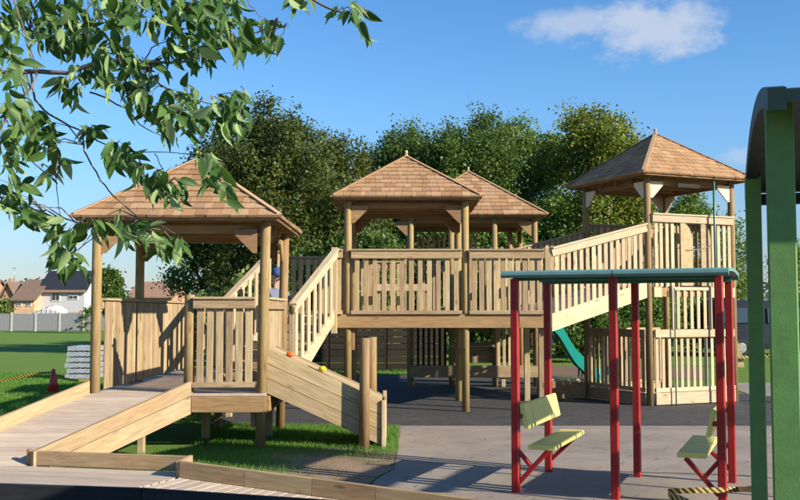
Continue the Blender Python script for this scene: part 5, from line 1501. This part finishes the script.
CL = [  # px, py, rx, ry, Y, count, lean (x drift)
    (30, 15, 38, 24, 4.0, 44, .1), (95, 12, 40, 22, 3.9, 46, .15), (150, 12, 34, 20, 3.7, 36, .2), (205, 15, 34, 26, 3.6, 46, .4), (232, 38, 20, 22, 3.5, 20, .5),
    (62, 42, 30, 14, 3.9, 26, .1), (190, 52, 30, 18, 3.55, 34, .5), (110, 48, 22, 14, 3.8, 18, .1), (118, 66, 24, 12, 3.65, 18, .3),
    (5, 42, 14, 20, 3.2, 9, .3), (10, 72, 16, 16, 3.1, 8, .3), (12, 108, 16, 14, 3.1, 9, .4), (22, 130, 22, 22, 3.5, 22, .1), (42, 140, 16, 22, 3.6, 20, -.1), (8, 160, 14, 22, 3.5, 16, .2),
    (12, 200, 18, 20, 3.5, 18, .2), (28, 218, 14, 12, 3.5, 8, .3), (75, 88, 14, 20, 3.75, 16, -.1), (100, 78, 18, 14, 3.7, 14, .2), (132, 92, 18, 18, 3.6, 20, .1), (150, 110, 14, 12, 3.6, 10, .2), (145, 78, 16, 12, 3.6, 10, .2),
    (185, 110, 24, 18, 3.5, 26, .3), (215, 118, 22, 18, 3.45, 24, .3), (236, 120, 14, 20, 3.4, 14, .2), (165, 122, 14, 14, 3.55, 10, -.1), (175, 135, 16, 10, 3.5, 8, 0),
    (92, 140, 10, 8, 3.7, 6, .2), (118, 158, 13, 13, 3.6, 12, .1), (136, 178, 9, 12, 3.6, 9, 0), (158, 188, 14, 12, 3.55, 14, .1), (174, 196, 12, 12, 3.5, 10, .2),
    (205, 165, 12, 8, 3.5, 8, .3), (212, 180, 14, 12, 3.4, 9, .2), (224, 198, 10, 10, 3.4, 5, .1),
    (112, 232, 20, 10, 3.5, 10, .8), (75, 232, 20, 12, 3.5, 10, -.6), (62, 250, 14, 16, 3.5, 13, -.2), (72, 268, 12, 12, 3.4, 7, .1), (132, 240, 22, 12, 3.5, 16, .6), (160, 250, 14, 10, 3.5, 8, .4), (176, 252, 9, 10, 3.5, 8, .1),
    (268, 32, 12, 8, 3.45, 6, .2), (272, 45, 14, 10, 3.4, 7, -.4), (300, 4, 14, 6, 3.5, 8, -.2), (355, 16, 9, 8, 3.4, 6, .1), (342, 18, 10, 6, 3.4, 4, -.5), (362, 30, 6, 10, 3.4, 3, .1), (240, 98, 8, 5, 3.4, 3, .5), (40, 180, 8, 10, 3.7, 4, 0), (60, 165, 6, 8, 3.7, 3, .1)]
inst = []; tws = []
for q in range(26):      # the crown goes on outside the frame, above and to the left
    CL.append((rnd.uniform(-260, -30), rnd.uniform(-120, 150), 34, 26, rnd.uniform(3.6, 4.5), 14, .1))
for q in range(22):
    CL.append((rnd.uniform(-60, 320), rnd.uniform(-170, -35), 34, 26, rnd.uniform(3.5, 4.5), 14, .1))
for px, py, rx, ry, Y, cnt, lean in CL:
    cc_ = P(px, py - 6, Y)
    near = sorted(BRP, key=lambda q: (q - cc_).length)[:3]
    for i in range(max(2, cnt // 5)):
        a = rnd.uniform(0, 6.283); q = rnd.uniform(.3, .95)
        e = P(px + rx * q * math.cos(a), py + ry * q * math.sin(a) - 9, Y + rnd.gauss(0, .12))
        b_ = rnd.choice(near); m_ = b_.lerp(e, .5) + Vector((rnd.uniform(-.02, .02), rnd.uniform(-.02, .02), .025))
        tws.append(tube_geo([b_, m_, e], [.0028, .002, .0011], 5))
    for i in range(int(cnt * 2.2)):
        a = rnd.uniform(0, 6.283); q = math.sqrt(rnd.random())
        x, y = px + rx * q * math.cos(a), py + ry * q * math.sin(a) - 7
        p = P(x, y, Y + rnd.gauss(0, .16))
        d = Vector((lean * 1.3 + rnd.gauss(0, .6), rnd.gauss(0, .5), -.85 + rnd.gauss(0, .45))).normalized()
        nn = Vector((rnd.gauss(.15, .8), -1 * rnd.uniform(-.45, 1), rnd.gauss(.25, .5)))
        nn = (nn - d * nn.dot(d)).normalized()
        xx = d.cross(nn).normalized()
        vis = px > -28 and py > -28
        s = rnd.choice((rnd.uniform(.035, .06), rnd.uniform(.05, .09), rnd.uniform(.05, .09))) * (Y / 3.6) ** .5
        Mx = Matrix((xx * s, d * s, nn * s)).transposed().to_4x4(); Mx.translation = p
        inst.append((s / p.y + (1 if vis else 0), Mx, rnd.randrange(12)))
inst.sort(key=lambda t: -t[0])
for s, Mx, k in inst[:300]:
    o = bpy.data.objects.new('leaf', LME[k]); link(o, ch, Mx)
rest = []
for s, Mx, k in inst[300:]:
    rest.append(([Mx @ Vector(v) for v in LSH[k][0]], LSH[k][1]))
V, F = merge(rest)
o = solid('foliage', ch, V, F, M['leaf_cherry'], None, True); o['kind'] = 'stuff'
V, F = merge(tws)
o = solid('twigs', ch, V, F, M['twig'], None, True); o['kind'] = 'stuff'
print('objects', len(bpy.data.objects), 'leaves', len(inst))
